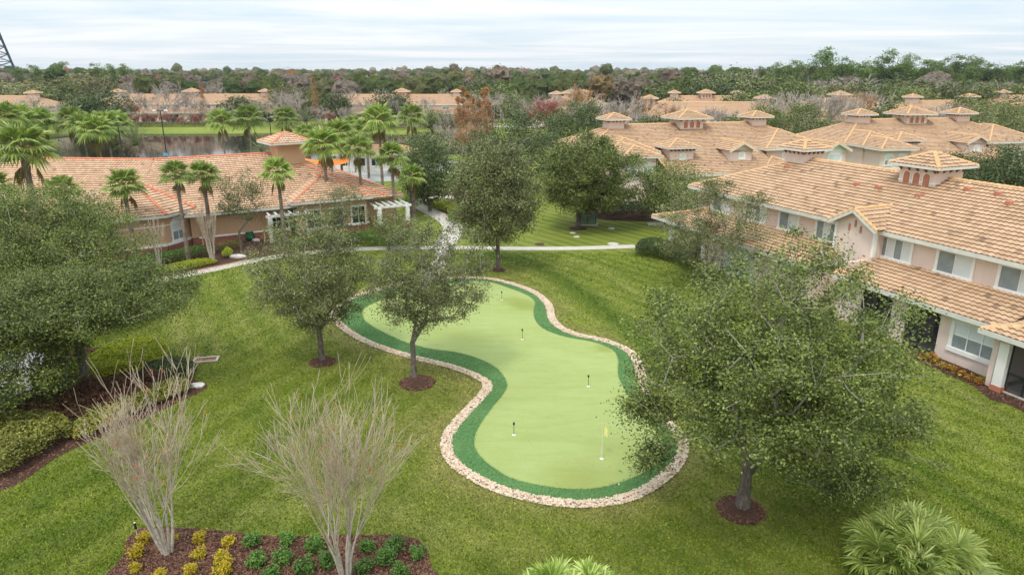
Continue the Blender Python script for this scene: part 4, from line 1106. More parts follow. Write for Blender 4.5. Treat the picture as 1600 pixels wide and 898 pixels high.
# left part turned back by 34 degrees
ang = math.radians(-34); ux, uy = -math.cos(-ang), math.sin(-ang)
R0 = Vector((-2, 8.2, 6.7)); dirL = Vector((-.829, .559, 0)); nf = Vector((-.559, -.829, 0))
R1 = R0 + dirL * 26
def dn(pnt, s, dist): q = pnt + nf * s * dist; return (q.x, q.y, 6.7 - .43 * dist)
D.face([dn(R1, 1, 8.8), dn(R0 - dirL * 2.68, 1, 8.8), tuple(R0), tuple(R1)])
D.face([dn(R0 - dirL * 4, -1, 8.8), dn(R1, -1, 8.8), tuple(R1), tuple(R0)])
D.caps_line(tuple(R0 + Vector((0, 0, .05))), tuple(R1 + Vector((0, 0, .05))))
# its walls
q0 = R0 + nf * 8.2; q1 = R1 + nf * 8.2; q2 = R1 - nf * 8.2; q3 = R0 - nf * 8.2
for a_, b_ in ((q0, q1), (q1, q2), (q2, q3)):
    w.poly([(a_.x, a_.y, .0), (b_.x, b_.y, .0), (b_.x, b_.y, 3.1), (a_.x, a_.y, 3.1)])
fa = [dn(R1, 1, 8.85), dn(R0, 1, 8.85)]; D.fas.bar((fa[0][0], fa[0][1], 2.82), (fa[1][0], fa[1][1], 2.82), .08, .22)
# bay with a cut corner
ap = (-4.3, 3.4, 5.75); e1, e2, e3, e4 = (-10.5, -2.3, 3.3), (-2.15, -1.95, 3.3), (.2, .3, 3.3), (.2, 7.0, 3.3)
D.face([e1, e2, ap]); D.face([e2, e3, ap]); D.face([e3, e4, (-4.3, 7.0, 5.75), ap])
D.face([(-10.5, 7.0, 3.3), e1, ap])
D.caps_line(e2, ap, .16); D.caps_line(e3, ap, .2); D.caps_line(ap, (-4.3, 9.5, 5.8), .15)
for a_, b_ in ((e1, e2), (e2, e3), (e3, e4)): D.fas.bar((a_[0], a_[1], 3.2), (b_[0], b_[1], 3.2), .08, .22)
D.fas.poly([(e1[0], e1[1], 3.12), (e1[0], 6, 3.12), (e4[0], 6, 3.12), (e3[0], e3[1], 3.12), (e2[0], e2[1], 3.12)])
wb = [(-10.2, -1.75), (-2.4, -1.35), (-.35, .55), (-.3, 6)]
for i in range(3):
    a_, b_ = wb[i], wb[i + 1]
    w.poly([(a_[0], a_[1], .7), (b_[0], b_[1], .7), (b_[0], b_[1], 3.2), (a_[0], a_[1], 3.2)])
    d_ = Vector((b_[0] - a_[0], b_[1] - a_[1], 0)).normalized(); nn = Vector((d_.y, -d_.x, 0))
    bk.bar((a_[0], a_[1], .32), (b_[0], b_[1], .32), .2, .68)
    D.trim.bar((a_[0], a_[1], .74), (b_[0], b_[1], .74), .26, .18); D.trim.bar((a_[0], a_[1], 2.35), (b_[0], b_[1], 2.35), .06, .09)
ang_b = math.atan2(1.9, 2.05)
D.window(-1.38, .95, 1.25, 1.45, -.40, 2, 2, rz=ang_b, arch=True, trim=.14)
D.window(-8.2, .95, 1.2, 1.45, -1.65, 2, 2, rz=.05, arch=True, trim=.14)
for q in (.45, 5.6): MB().bar((q, .0, .1), (q, .0, 2.85), .09).build('downpipe', 'tan_stucco', D.root)
# pergola over the french window between the wings
pg = MB()
for i in range(6): pg.bar((5.9 + i * .62, -1.9, 2.42), (5.9 + i * .62, .2, 2.42), .09, .18)
pg.bar((5.6, -1.55, 2.28), (9.4, -1.55, 2.28), .14, .2); pg.box(5.75, 6.1, -1.75, -1.4, 0, 2.2)
pg.build('pergola', 'trim_white', D.root)
D.window(7.0, .75, 1.5, 1.35, .1, 3, 2, trim=.14, style='dark')
pg = MB()
for i in range(6): pg.bar((15.4 + i * .62, -2.6, 2.42), (15.4 + i * .62, .6, 2.42), .09, .18)
pg.bar((15.2, -2.3, 2.28), (18.9, -2.3, 2.28), .14, .2); pg.box(18.3, 18.65, -2.5, -2.15, .6, 2.2); pg.box(15.5, 15.85, -2.5, -2.15, .6, 2.2)
pg.build('pergola', 'trim_white', D.root)
for q in (18.2, 15.4): MB().box(q, q + .55, -2.6, -2.05, 0, .6).build('pergola_plinth', 'brick_base', D.root)
for x in (9.9, 12.0, 14.1): D.window(x, .75, 1.2, 1.6, -.9, 2, 2, trim=.14, style='dark')
# tower
to = D.cupola(9.8, 7.2, 4.2, 2.6, 7.85, 4.3, 0, wallmat='tan_stucco', corb=False, p=.42)
to.name = 'tower'; to.rotation_euler = (0, 0, math.radians(6))
tb = MB(); tb.box(-1.34, 1.34, -1.34, 1.34, 7.35, 7.8); tb.build('band', 'tan_stucco', to)
# wing at the left edge of the photo
D.hip(-27, -17.5, 4.5, 16, 2.95, .43)
w.box(-26.4, -18.1, 5.1, 15, 0, 2.9)
D.done()

# ---------------------------------------------------------------- trees and plants
def rot_to(dirs):
    """orthonormal frames for many directions"""
    d = dirs / (np.linalg.norm(dirs, axis=1, keepdims=True) + 1e-9)
    ref = np.where(np.abs(d[:, 2:3]) < .9, np.array([[0, 0, 1.0]]), np.array([[1.0, 0, 0]]))
    a = np.cross(d, ref); a /= np.linalg.norm(a, axis=1, keepdims=True) + 1e-9
    return d, a, np.cross(a, d)
def tubes(segs, n=5):
    """segs: (p0, p1, r0, r1) -> open tapered tubes"""
    p0 = np.array([s[0] for s in segs]); p1 = np.array([s[1] for s in segs]); r0 = np.array([s[2] for s in segs]); r1 = np.array([s[3] for s in segs])
    d, a, b = rot_to(p1 - p0); t = np.arange(n) * 2 * math.pi / n
    cs, sn = np.cos(t), np.sin(t)
    ringv = a[:, None, :] * cs[None, :, None] + b[:, None, :] * sn[None, :, None]
    V = np.concatenate([p0[:, None] + ringv * r0[:, None, None], p1[:, None] + ringv * r1[:, None, None]], 1).reshape(-1, 3)
    base = (np.arange(len(segs)) * 2 * n)[:, None]
    k = np.arange(n); F = np.stack([k, (k + 1) % n, (k + 1) % n + n, k + n], 1)
    return V, (base[:, :, None] + F[None]).reshape(-1, 4)
def leaves(cent, size, r, up=0.35, aspect=0.55):
    """one folded leaf or leaf spray per point: a quad with a random lie"""
    n = len(cent); d = r.normal(size=(n, 3)); d[:, 2] *= .6; d /= np.linalg.norm(d, axis=1, keepdims=True)
    nr = r.normal(size=(n, 3)); nr[:, 2] = np.abs(nr[:, 2]) + up
    s = np.cross(d, nr); s /= np.linalg.norm(s, axis=1, keepdims=True) + 1e-9
    L = (size * r.uniform(.6, 1.3, n))[:, None]; W = L * aspect
    V = np.stack([cent - d * L * .5, cent + s * W * .5 - d * L * .05, cent + d * L * .5, cent - s * W * .5 + d * L * .05], 1).reshape(-1, 3)
    return V, np.arange(4 * n).reshape(-1, 4)
def lobed_points(r, n, rx, ry, rz, lobes=7, shell=0.55, flat=0.6):
    """points through a crown made of uneven lobes"""
    ld = r.normal(size=(lobes, 3)); ld /= np.linalg.norm(ld, axis=1, keepdims=True); la = r.uniform(-.28, .22, lobes)
    d = r.normal(size=(n, 3)); d /= np.linalg.norm(d, axis=1, keepdims=True)
    k = 1 + (np.clip(d @ ld.T, 0, 1) ** 3 @ la)
    rad = shell + (1 - shell) * r.random(n) ** .7
    rad = np.where(r.random(n) < .22, rad * r.uniform(.3, .9, n), rad)
    p = d * (rad * k)[:, None]
    p[:, 2] = np.where(p[:, 2] < 0, p[:, 2] * flat, p[:, 2])
    return p * np.array([rx, ry, rz])
def grow(root_pts, targets, r0, pen=0.35):
    """joins every target to the nearest place of what has grown so far; returns segments with pipe-model radii"""
    nodes = [np.array(p, float) for p in root_pts]; par = [-1] + list(range(len(root_pts) - 1)); plen = [0.0]
    for i in range(1, len(nodes)): plen.append(plen[-1] + np.linalg.norm(nodes[i] - nodes[i - 1]))
    fork = nodes[-1]
    order = np.argsort(np.linalg.norm(targets - fork, axis=1)); tips = []
    for ti in order:
        t = targets[ti]; N = np.array(nodes[1:] if len(nodes) > 1 else nodes); PL = np.array(plen[1:] if len(nodes) > 1 else plen)
        j = int(np.argmin(np.linalg.norm(N - t, axis=1) + pen * PL)) + (1 if len(nodes) > 1 else 0)
        a = nodes[j]; L = np.linalg.norm(t - a); m = max(1, int(L / .9)); last = j
        bend = np.array([0, 0, L * .10]) + np.random.default_rng(int(ti)).normal(size=3) * L * .05
        for q in range(1, m + 1):
            f = q / m; p = a + (t - a) * f + bend * math.sin(math.pi * f)
            nodes.append(p); par.append(last); plen.append(plen[last] + np.linalg.norm(p - nodes[last])); last = len(nodes) - 1
        tips.append((last, ti))
    w = np.zeros(len(nodes))
    for last, _ in tips:
        k = last
        while k != -1: w[k] += 1; k = par[k]
    rad = r0 * (w / w.max()) ** .48; rad = np.maximum(rad, 0.012)
    segs = []
    for i in range(1, len(nodes)):
        p = par[i]; segs.append((nodes[p], nodes[i], min(rad[p], rad[i] * 1.25), rad[i]))
    return segs, nodes, tips
def oak_meshes(name, seed, rx, ry, rz, zc, trunk_h, r0, nt, per, clump, lsize, leafm, off=(0, 0), bark='oak_bark', lobes=7, shell=.5, flat=.65, twiggy=0, pen=.35, lean=(0, 0), extra=None):
    r = np.random.default_rng(seed)
    T = lobed_points(r, nt, rx * 1.0, ry * 1.0, rz * .97, lobes, shell, flat) + np.array([off[0], off[1], zc])
    T[:, 2] = np.maximum(T[:, 2], trunk_h * .55)
    if extra is not None: T = np.concatenate([T, extra]); T[:, 2] = np.maximum(T[:, 2], .5); nt = len(T)
    root = [(0, 0, -.05), (lean[0] * .3 + .01, lean[1] * .3, trunk_h * .5), (lean[0], lean[1], trunk_h)]
    segs, nodes, tips = grow(root, T, r0, pen)
    segs[0] = (segs[0][0], segs[0][1], r0 * 1.35, r0)
    V, F = tubes(segs, 6); tm = npmesh('trunk', V, F, bark, smooth=True)
    # leaves: clouds round the tips, sprays along the last pieces of limb
    k = r.poisson(per, nt); c = np.repeat(T, k, 0)
    sp = clump * r.uniform(.6, 1.35, nt); o = r.normal(size=c.shape) * np.repeat(sp, k)[:, None]; o[:, 2] *= .62
    pts = c + o
    if twiggy:
        N = np.array(nodes); far = np.linalg.norm((N - np.array([off[0], off[1], zc])) / np.array([rx, ry, rz]), axis=1) > .45
        N = N[far]; q = np.repeat(N, twiggy, 0); pts = np.concatenate([pts, q + r.normal(size=q.shape) * clump * .5])
    V, F = leaves(pts, lsize, r); cm = npmesh('crown', V, F, leafm)
    return tm, cm
def plant(name, loc, tm, cm, label, cat, group=None, rz=0.0, s=(1, 1, 1), parts=('trunk', 'crown')):
    root = empty(name, (loc[0], loc[1], loc[2] if len(loc) > 2 else 0), rz); root.scale = s
    tag(root, label, cat, group)
    for nm, me in zip(parts, (tm, cm)):
        if me is not None: link(bpy.data.objects.new(nm, me), root)
    return root
def oak_at(base, box, label, seed, nt, per, lsize, leafm, r0=.16, clump=.5, trunk_bot=None, name='live_oak', group=None, depthk=1.0, extra=(), **kw):
    """base: foot of the trunk, box: x0, x1, top, bottom of the crown as seen"""
    X, Y = G(*base); x0, x1, yt, yb = box
    zt = hz((x0 + x1) / 2, yt, Y); D = depth(Y, zt * .6)
    rx = (x1 - x0) / 2 * D / F_PX; cx_ = ((x0 + x1) / 2 - CXP) * D / F_PX
    zb = hz((x0 + x1) / 2, yb, Y - rx * .55)
    zb = max(zb, .9); zc = zb + (zt - zb) * .42; rz = zt - zc; flat = (zc - zb) / rz
    th = max(zb + .25, 1.1) if trunk_bot is None else trunk_bot
    er = np.random.default_rng(seed + 500); ex = []
    for px, py, dY, rp, n in extra:
        z = hz(px, py, Y + dY); d_ = depth(Y + dY, z); c_ = np.array([(px - CXP) * d_ / F_PX - X, dY, z]); r_ = rp * d_ / F_PX
        ex.append(c_ + er.normal(size=(n, 3)) * np.array([r_ * .5, r_ * .35, r_ * .28]))
    if ex: kw['extra'] = np.concatenate(ex)
    tm, cm = oak_meshes(name, seed, rx, rx * depthk, rz, zc, th, r0, nt, per, clump, lsize, leafm, off=(cx_ - X, 0), flat=max(.35, flat), **kw)
    return plant(name, (X, Y), tm, cm, label, 'tree', group)

oak_at((1160, 793), (968, 1432, 385, 770), 'big live oak leaning over the right side of the putting green, nearest the camera', 11, 600, 165, .098, 'oak_leaf', extra=((1320, 735, -.6, 95, 60), (1260, 690, -1.2, 80, 35), (1008, 640, -.2, 45, 24), (1018, 705, .2, 38, 12), (1395, 660, .3, 60, 30)), r0=.19, clump=.27, twiggy=8, lobes=12, shell=.42, trunk_bot=2.0)
oak_at((647, 590), (566, 757, 338, 532), 'slim live oak standing on the curved mulch ring left of the putting green', 12, 260, 165, .09, 'oak_leaf_grey', r0=.13, clump=.25, twiggy=6, lobes=9, trunk_bot=1.9)
oak_at((503, 563), (388, 588, 322, 535), 'live oak with dense crown on lawn between the slim oak and the sidewalk', 13, 320, 195, .09, 'oak_leaf_grey', r0=.14, clump=.26, twiggy=5, lobes=9, trunk_bot=1.7)
oak_at((778, 420), (694, 846, 195, 392), 'tall grey-green live oak with bare straight trunk behind the putting green', 14, 300, 190, .15, 'oak_leaf_grey', r0=.17, clump=.36, lobes=8, trunk_bot=2.3)
oak_at((903, 355), (826, 1008, 198, 350), 'broad round live oak beside the green utility box', 15, 350, 190, .18, 'oak_leaf', r0=.24, clump=.42, lobes=8, trunk_bot=1.7)
oak_at((138, 612), (-20, 272, 430, 535), 'large live oak at the left edge standing over the lime hedge', 16, 480, 250, .10, 'oak_leaf', r0=.19, clump=.30, lobes=10, twiggy=5, trunk_bot=2.3)
oak_at((60, 505), (-70, 204, 278, 500), 'tall dark live oak at the left edge in front of the clubhouse', 17, 560, 240, .11, 'oak_leaf', r0=.2, clump=.36, lobes=10, twiggy=4, trunk_bot=2.2)
oak_at((20, 655), (-80, 118, 480, 665), 'low open oak over the bright pavement at the left edge', 30, 220, 110, .115, 'oak_leaf', r0=.1, clump=.26, lobes=7, trunk_bot=1.0, twiggy=3)
oak_at((1105, 445), (1015, 1205, 250, 455), 'thin open live oak growing close to the near townhouse', 18, 230, 110, .11, 'oak_leaf_grey', r0=.12, clump=.27, lobes=12, twiggy=4, shell=.5, extra=((1120, 290, 0, 22, 14), (1185, 310, 0, 18, 10), (1090, 310, 0, 25, 12), (1165, 345, 0, 25, 12)))
oak_at((378, 397), (335, 416, 256, 345), 'small upright oak in the mulch bed against the clubhouse wall', 19, 90, 80, .12, 'oak_leaf', r0=.09, clump=.3, lobes=7, trunk_bot=1.9, twiggy=3)
oak_at((528, 392), (480, 585, 275, 405), 'young airy oak in front of the clubhouse projecting wing', 20, 130, 80, .12, 'oak_leaf_grey', r0=.09, clump=.33, lobes=9, trunk_bot=1.2)
oak_at((607, 392), (575, 660, 330, 420), 'low shrubby oak beside the right pergola of the clubhouse', 21, 90, 80, .12, 'oak_leaf_grey', r0=.08, clump=.33, lobes=7, trunk_bot=.9)
oak_at((672, 330), (620, 722, 207, 330), 'dark spreading oak behind the thick trunked palm', 22, 200, 100, .2, 'oak_leaf_dark', r0=.2, clump=.55, lobes=7)
oak_at((1040, 352), (990, 1100, 252, 345), 'bright green oak between the round oak and the near townhouse', 23, 190, 90, .19, 'oak_leaf', r0=.17, clump=.55, lobes=9)
oak_at((800, 300), (722, 905, 168, 290), 'dark green live oak behind the tall grey-green oak', 24, 240, 90, .24, 'oak_leaf_dark', r0=.28, clump=.7, lobes=8)
oak_at((915, 240), (878, 945, 150, 225), 'deep green oak to the left of the middle townhouse', 25, 150, 80, .28, 'oak_leaf_dark', r0=.28, clump=.75, lobes=7)
oak_at((1240, 255), (1190, 1292, 160, 250), 'round dark oak between the two pink townhouses with cupolas', 26, 220, 90, .28, 'oak_leaf', r0=.3, clump=.75, lobes=6)
oak_at((1555, 330), (1495, 1660, 228, 330), 'dense dark oak behind the tower of the nearest roof', 27, 260, 100, .22, 'oak_leaf_dark', r0=.28, clump=.65, lobes=8)
oak_at((1480, 300), (1450, 1530, 235, 300), 'lower oak at the left of the dense dark oak beyond the nearest roof', 28, 130, 90, .22, 'oak_leaf_dark', r0=.2, clump=.6, lobes=6)
oak_at((1560, 232), (1500, 1650, 158, 215), 'grey green oak at the right edge behind the closely set cupolas', 29, 200, 80, .3, 'oak_leaf', r0=.3, clump=.8, lobes=7)

# --- leafless crape myrtles: fans of pale stems
def crape(seed, h, spread, stems=7, r0=.045, order=3, fine=.0055, zsplit=.25, lean=0):
    r = np.random.default_rng(seed); segs = []; tipsl = []
    def go(p, d, L, rad, lv):
        m = 3
        for i in range(m):
            q = p + d * L / m; d = d + r.normal(size=3) * (.05 if lv < 2 else .11); d[2] += .05 * (1 if lv else 0); d /= np.linalg.norm(d)
            r2 = max(fine, rad * (1 - .09)); segs.append((p.copy(), q.copy(), rad, r2)); p = q; rad = r2
        if lv >= order: tipsl.append(p); return
        for _ in range(r.integers(2, 5) if lv > 1 else r.integers(3, 5)):
            dd = d + r.normal(size=3) * (.19 if lv < 2 else .25); dd[2] = abs(dd[2]) + .10; dd /= np.linalg.norm(dd)
            go(p, dd, L * r.uniform(.55, 1.05), max(fine, rad * .60), lv + 1)
    for s_ in range(stems):
        a = 2 * math.pi * s_ / stems + r.uniform(-.3, .3); t = spread * r.uniform(.25, 1.0)
        d = np.array([math.cos(a) * t + lean, math.sin(a) * t, 1.0]); d /= np.linalg.norm(d)
        go(np.array([math.cos(a) * .10, math.sin(a) * .10, -.03]), d, h * zsplit * r.uniform(.85, 1.15), r0 * r.uniform(.7, 1.15), 0)
    V, F = tubes(segs, 5); P = np.array(tipsl); zt = np.percentile(P[:, 2], 93)
    V[:, 2] *= h / zt
    k = max(3, len(P) // 26); q = P[r.integers(0, len(P), k)] * np.array([1, 1, h / zt])
    q = np.repeat(q, 5, 0) + r.normal(size=(k * 5, 3)) * .035
    LV, LF = leaves(q, .07, r)
    return npmesh('stems', V, F, 'pale_bark', smooth=True), npmesh('dry_leaves', LV, LF, 'dry_leaf')
def crape_at(base, topy, wpx, label, seed, **kw):
    X, Y = G(*base); z = hz(base[0], topy, Y + .3); 
    a, b = crape(seed, z, kw.pop('spread', .5), **kw)
    return plant('crape_myrtle', (X, Y), a, b, label, 'bare tree', 'leafless crape myrtles', parts=('stems', 'dry_leaves'))
crape_at((262, 864), 612, 0, 'leafless crape myrtle rising from the front mulch bed among golden shrubs', 41, spread=.32, stems=8, r0=.055, order=4, lean=-.05)
crape_at((540, 906), 618, 0, 'leafless crape myrtle cut by the bottom edge, orange leaves on its tips', 42, spread=.25, stems=8, r0=.05, order=4)
crape_at((250, 421), 340, 0, 'slender bare crape myrtle by the blank arched wall of the clubhouse', 43, spread=.22, stems=6, r0=.04, order=2, fine=.012)
crape_at((333, 410), 322, 0, 'bare crape myrtle with thick pale stems right of the clubhouse arched window', 44, spread=.30, stems=7, r0=.07, order=2, fine=.014)

# --- fan palms
def palm_crown(seed, R=1.9, n=30, segs=16, leaf='palm_leaf', old=2):
    r = np.random.default_rng(seed); V, F = [], []; OV, OF = [], []; P = []
    for i in range(n + old):
        isold = i >= n
        az = i * 2.39996 + r.uniform(-.2, .2)
        el = math.radians(80 - 105 * (i / n) ** .85 + r.uniform(-8, 8)) if not isold else math.radians(r.uniform(-75, -55))
        L = R * (.42 if i < 6 else .5) * r.uniform(.85, 1.1)
        d = np.array([math.cos(az) * math.cos(el), math.sin(az) * math.cos(el), math.sin(el)])
        p0 = np.zeros(3); p1 = d * L; P.append((p0, p1, .022, .014))
        side = np.cross(d, [0, 0, 1.0]); side /= np.linalg.norm(side) + 1e-6; up = np.cross(side, d)
        droop = .16 + .35 * max(0, (1 - math.sin(max(el, 0)))) * r.uniform(.6, 1.3)
        rad = R * .55 * r.uniform(.85, 1.12); vv, ff = (OV, OF) if isold else (V, F)
        spanA = math.radians(115 if not isold else 60)
        for k in range(segs):
            t0 = -spanA + 2 * spanA * k / segs; t1 = -spanA + 2 * spanA * (k + 1) / segs; tm_ = (t0 + t1) / 2
            def pt(t, q, h): 
                a_ = d * math.cos(t) + side * math.sin(t)
                return p1 + a_ * q * rad + up * (h - .10 * abs(math.sin(t)) * q) - np.array([0, 0, 1]) * droop * rad * q * q
            ln = r.uniform(.85, 1.1) * (1 - .25 * abs(tm_) / spanA)
            b = len(vv)
            h = .05 * rad
            vv += [pt(tm_, .02, 0), pt(t0, .55 * ln, 0), pt(tm_, .60 * ln, h), pt(t1, .55 * ln, 0), pt(tm_, 1.0 * ln, -h * 1.5)]
            ff += [(b, b + 1, b + 2, b + 2), (b, b + 2, b + 3, b + 3), (b + 1, b + 4, b + 2, b + 2), (b + 2, b + 4, b + 3, b + 3)]
    def tri(ff): return np.array([f[:3] for f in ff])
    cm = npmesh('crown', np.array(V), tri(F), leaf); om = npmesh('old_fronds', np.array(OV), tri(OF), 'palm_leaf_old')
    pv, pf = tubes(P, 4); pm = npmesh('leaf_stalks', pv, pf, 'palm_leaf_old')
    return cm, om, pm
def palm_trunk(seed, r0=.17, boots=True):
    """one metre tall, stretched per tree; bark rings come from the radii"""
    r = np.random.default_rng(seed); segs = []; n = 26
    z = np.linspace(0, 1, n); rad = r0 * (1.25 - .45 * z ** .4) * (1 + r.uniform(-.05, .05, n)); rad[-5:] *= 1.28
    for i in range(n - 1): segs.append((np.array([0, 0, z[i]]), np.array([0, 0, z[i + 1]]), rad[i], rad[i + 1]))
    V, F = tubes(segs, 10)
    return npmesh('trunk', V, F, 'palm_bark', smooth=False)
PC = [palm_crown(51), palm_crown(52, R=1.75, n=26), palm_crown(53, R=2.0, n=34)]
PT = [palm_trunk(61), palm_trunk(62, .15)]
def palm_at(Y, px, py_crown, label, k=0, s=1.0, tr=1.0, base=None, lean=0.0):
    """px, py_crown: heart of the crown; Y: how far off its foot stands"""
    z = hz(px, py_crown, Y); D = depth(Y, z); X = (px - CXP) * D / F_PX
    root = empty('fan_palm', (X, Y, 0), (k * 1.7 + px) % 6.28); tag(root, label, 'palm', 'fan palms')
    t = link(bpy.data.objects.new('trunk', PT[k % 2]), root); t.scale = (tr, tr, z)
    c = link(bpy.data.objects.new('crown', PC[k % 3][0]), root); c.location = (0, 0, z); c.scale = (s, s, s)
    o = link(bpy.data.objects.new('old_fronds', PC[k % 3][1]), c); p = link(bpy.data.objects.new('leaf_stalks', PC[k % 3][2]), c)
    # brown leaf bases under the crown
    return root
def Yb(px, py): return G(px, py)[1]
palm_at(53.5, 35, 232, 'biggest fan palm at the left edge with thick rough trunk before the clubhouse roof', 2, 1.35, 1.6)
palm_at(53.0, -8, 292, 'fan palm trunk cut by the left edge beside the biggest palm', 0, .8, 1.1)
palm_at(51.5, 98, 296, 'fan palm whose head just shows above the dark oak at the left', 1, .85)
palm_at(Yb(205, 408), 193, 290, 'short fan palm at the left corner of the clubhouse, right of the dark oak', 0, .92)
palm_at(Yb(290, 410), 275, 272, 'fan palm standing before the clubhouse arched window', 1, .86)
palm_at(Yb(330, 396), 317, 273, 'fan palm just right of the one at the arched window', 2, .78)
palm_at(Yb(440, 388), 434, 268, 'fan palm in front of the left pergola below the tower', 0, .84)
palm_at(64.5, 505, 226, 'tall fan palm right of the clubhouse tower', 2, 1.1)
palm_at(66.5, 560, 233, 'fan palm over the right end of the clubhouse roof', 1, 1.05)
palm_at(66.0, 612, 245, 'fan palm at the right end of the clubhouse roof, behind the thick trunked one', 0, 1.0)
palm_at(70.0, 643, 275, 'short fan palm with thick dark trunk beside the curved path', 1, 1.0, 1.9)
palm_at(86.0, 592, 188, 'tall slim fan palm left of the pool above the small palms', 0, 1.4)
palm_at(103., 643, 183, 'fan palm seen against the far townhouse to the right of the pool', 1, 1.5)
palm_at(92.0, 530, 208, 'fan palm beside the orange canopy', 2, 1.3)
palm_at(98.0, 572, 204, 'fan palm behind the orange canopy', 0, 1.3)
palm_at(104., 552, 197, 'farthest fan palm of the pool group', 1, 1.3)
palm_at(96.0, 478, 212, 'fan palm directly behind the right side of the tower', 1, 1.25)
palm_at(112., 345, 190, 'fan palm standing over the lake behind the middle of the clubhouse', 1, 1.6)
palm_at(112., 387, 186, 'fan palm left of the tower against the lake', 0, 1.6)
palm_at(116., 446, 185, 'fan palm right above the tower roof', 2, 1.35)
for i, (px, py, Y) in enumerate(((112, 188, 112), (128, 196, 108), (150, 203, 104), (166, 196, 108), (183, 192, 112), (60, 190, 108), (30, 186, 104), (8, 180, 100))):
    palm_at(Y, px, py, ['lakeside fan palm, first', 'lakeside fan palm, second', 'lakeside fan palm, third', 'lakeside fan palm, fourth', 'lakeside fan palm, rightmost', 'shaded fan palm just right of the biggest palm', 'fan palm rising behind the biggest palm', 'fan palm at the very left edge above the clubhouse roof'][i] + (' from the left of the row behind the clubhouse ridge' if i < 4 else (' of the row behind the clubhouse ridge' if i == 4 else '')), i, 1.55)

# --- feathery date palms by the lake
def feather_crown(seed, R=3.2, n=36, leaf='date_leaf'):
    r = np.random.default_rng(seed); V, F = [], []; P = []
    for i in range(n):
        az = i * 2.39996; el = math.radians(82 - 80 * (i / n)); L = R * r.uniform(.85, 1.1)
        h = np.array([math.cos(az), math.sin(az), 0]); prev = np.zeros(3); m = 9
        for q in range(1, m + 1):
            f = q / m; p = h * math.cos(el) * L * f + np.array([0, 0, math.sin(el) * L * f - .38 * L * f * f * math.cos(el)])
            d = p - prev; d /= np.linalg.norm(d); sd = np.cross(d, [0, 0, 1.0]); sd /= np.linalg.norm(sd) + 1e-6
            P.append((prev, p, .03 * (1.1 - f), .03 * (1.0 - f) + .004)); prev = p
            for s_ in (-1, 1):
                for w_ in (0, .5):
                    o = p - d * L / m * w_; b = len(V); ll = .42 * math.sin(math.pi * (.15 + .8 * f)) * r.uniform(.8, 1.1)
                    tip = o + (sd * s_ * .85 + d * .5 + np.array([0, 0, .15])) * ll
                    V += [o - d * .035, o + d * .035, tip]; F.append((b, b + 1, b + 2))
    cm = npmesh('crown', np.array(V), np.array(F), leaf); pv, pf = tubes(P, 3); return cm, npmesh('leaf_stalks', pv, pf, leaf)
FC = feather_crown(71)
for i, (px, py, Y, s, lb) in enumerate(((212, 228, 104, 1.35, 'spreading feather palm beside the lamp posts at the lake'), (478, 190, 118, 1.0, 'feather palm above the clubhouse tower'), (408, 236, 100, .9, 'low feather palm at the left of the clubhouse tower'), (88, 245, 100, 1.0, 'low feather palm at the left end of the clubhouse ridge'))):
    z = max(.8, hz(px, py, Y)); X = (px - CXP) * depth(Y, z) / F_PX
    root = empty('date_palm', (X, Y, 0), i); tag(root, lb, 'palm', 'feather palms')
    t = link(bpy.data.objects.new('trunk', PT[0]), root); t.scale = (1.6, 1.6, z); c = link(bpy.data.objects.new('crown', FC[0]), root); c.location = (0, 0, z); c.scale = (s, s, s); link(bpy.data.objects.new('leaf_stalks', FC[1]), c)

# --- saw palmetto clumps at the bottom edge
def palmetto(seed, heads, R):
    r = np.random.default_rng(seed); V, F, S = [], [], []
    for hx, hy, hz_ in heads:
        for i in range(20):
            az = r.uniform(0, 6.28); el = math.radians(r.uniform(5, 80)); L = R * r.uniform(.30, .6)
            d = np.array([math.cos(az) * math.cos(el), math.sin(az) * math.cos(el), math.sin(el)]); p0 = np.array([hx, hy, hz_]); p1 = p0 + d * L
            S.append((p0, p1, .012, .008)); side = np.cross(d, [0, 0, 1.0]); side /= np.linalg.norm(side) + 1e-6; up = np.cross(side, d)
            rad = R * r.uniform(.55, .8); n = 24
            for k in range(n):
                t = math.radians(-105 + 210 * (k + .5) / n) + r.uniform(-.03, .03); a_ = d * math.cos(t) + side * math.sin(t); w_ = np.cross(a_, up) * .026
                ln = rad * r.uniform(.8, 1.1) * (1 - .2 * abs(t) / 1.9); dr = .22 * ln * r.uniform(.4, 1.4)
                q = [p1 + a_ * .03, p1 + a_ * ln * .4 - np.array([0, 0, dr * .10]) + up * .02, p1 + a_ * ln * .75 - np.array([0, 0, dr * .5]), p1 + a_ * ln - np.array([0, 0, dr * 1.2])]
                b = len(V); V += [q[0], q[1] - w_, q[1] + w_, q[2] - w_ * .8, q[2] + w_ * .8, q[3]]
                F += [(b, b + 1, b + 2), (b + 1, b + 3, b + 4), (b + 1, b + 4, b + 2), (b + 3, b + 5, b + 4)]
    sv, sf = tubes(S, 4)
    return npmesh('leaf_stalks', sv, sf, 'fan_leaf'), npmesh('fronds', np.array(V), np.array(F), 'fan_leaf')
g = G(1408, 893)
plant('palmetto', g, *palmetto(81, [(-.35, .35, .75), (.55, .2, .75), (-.95, -.15, .6), (.05, -.45, .7), (1.1, -.5, .6), (.45, .75, .6), (-.4, -1.1, .5)], 1.22), 'large feathery palmetto clump at the bottom right corner of the lawn', 'palmetto', 'palmettos', parts=('leaf_stalks', 'fronds'))
g = G(890, 962)
plant('palmetto', g, *palmetto(82, [(-.5, .1, .75), (.5, .15, .75), (0, -.3, .75), (.9, -.2, .6), (-.95, -.2, .6)], .85), 'palmetto whose frond tips only show at the middle of the bottom edge', 'palmetto', 'palmettos', parts=('leaf_stalks', 'fronds'))

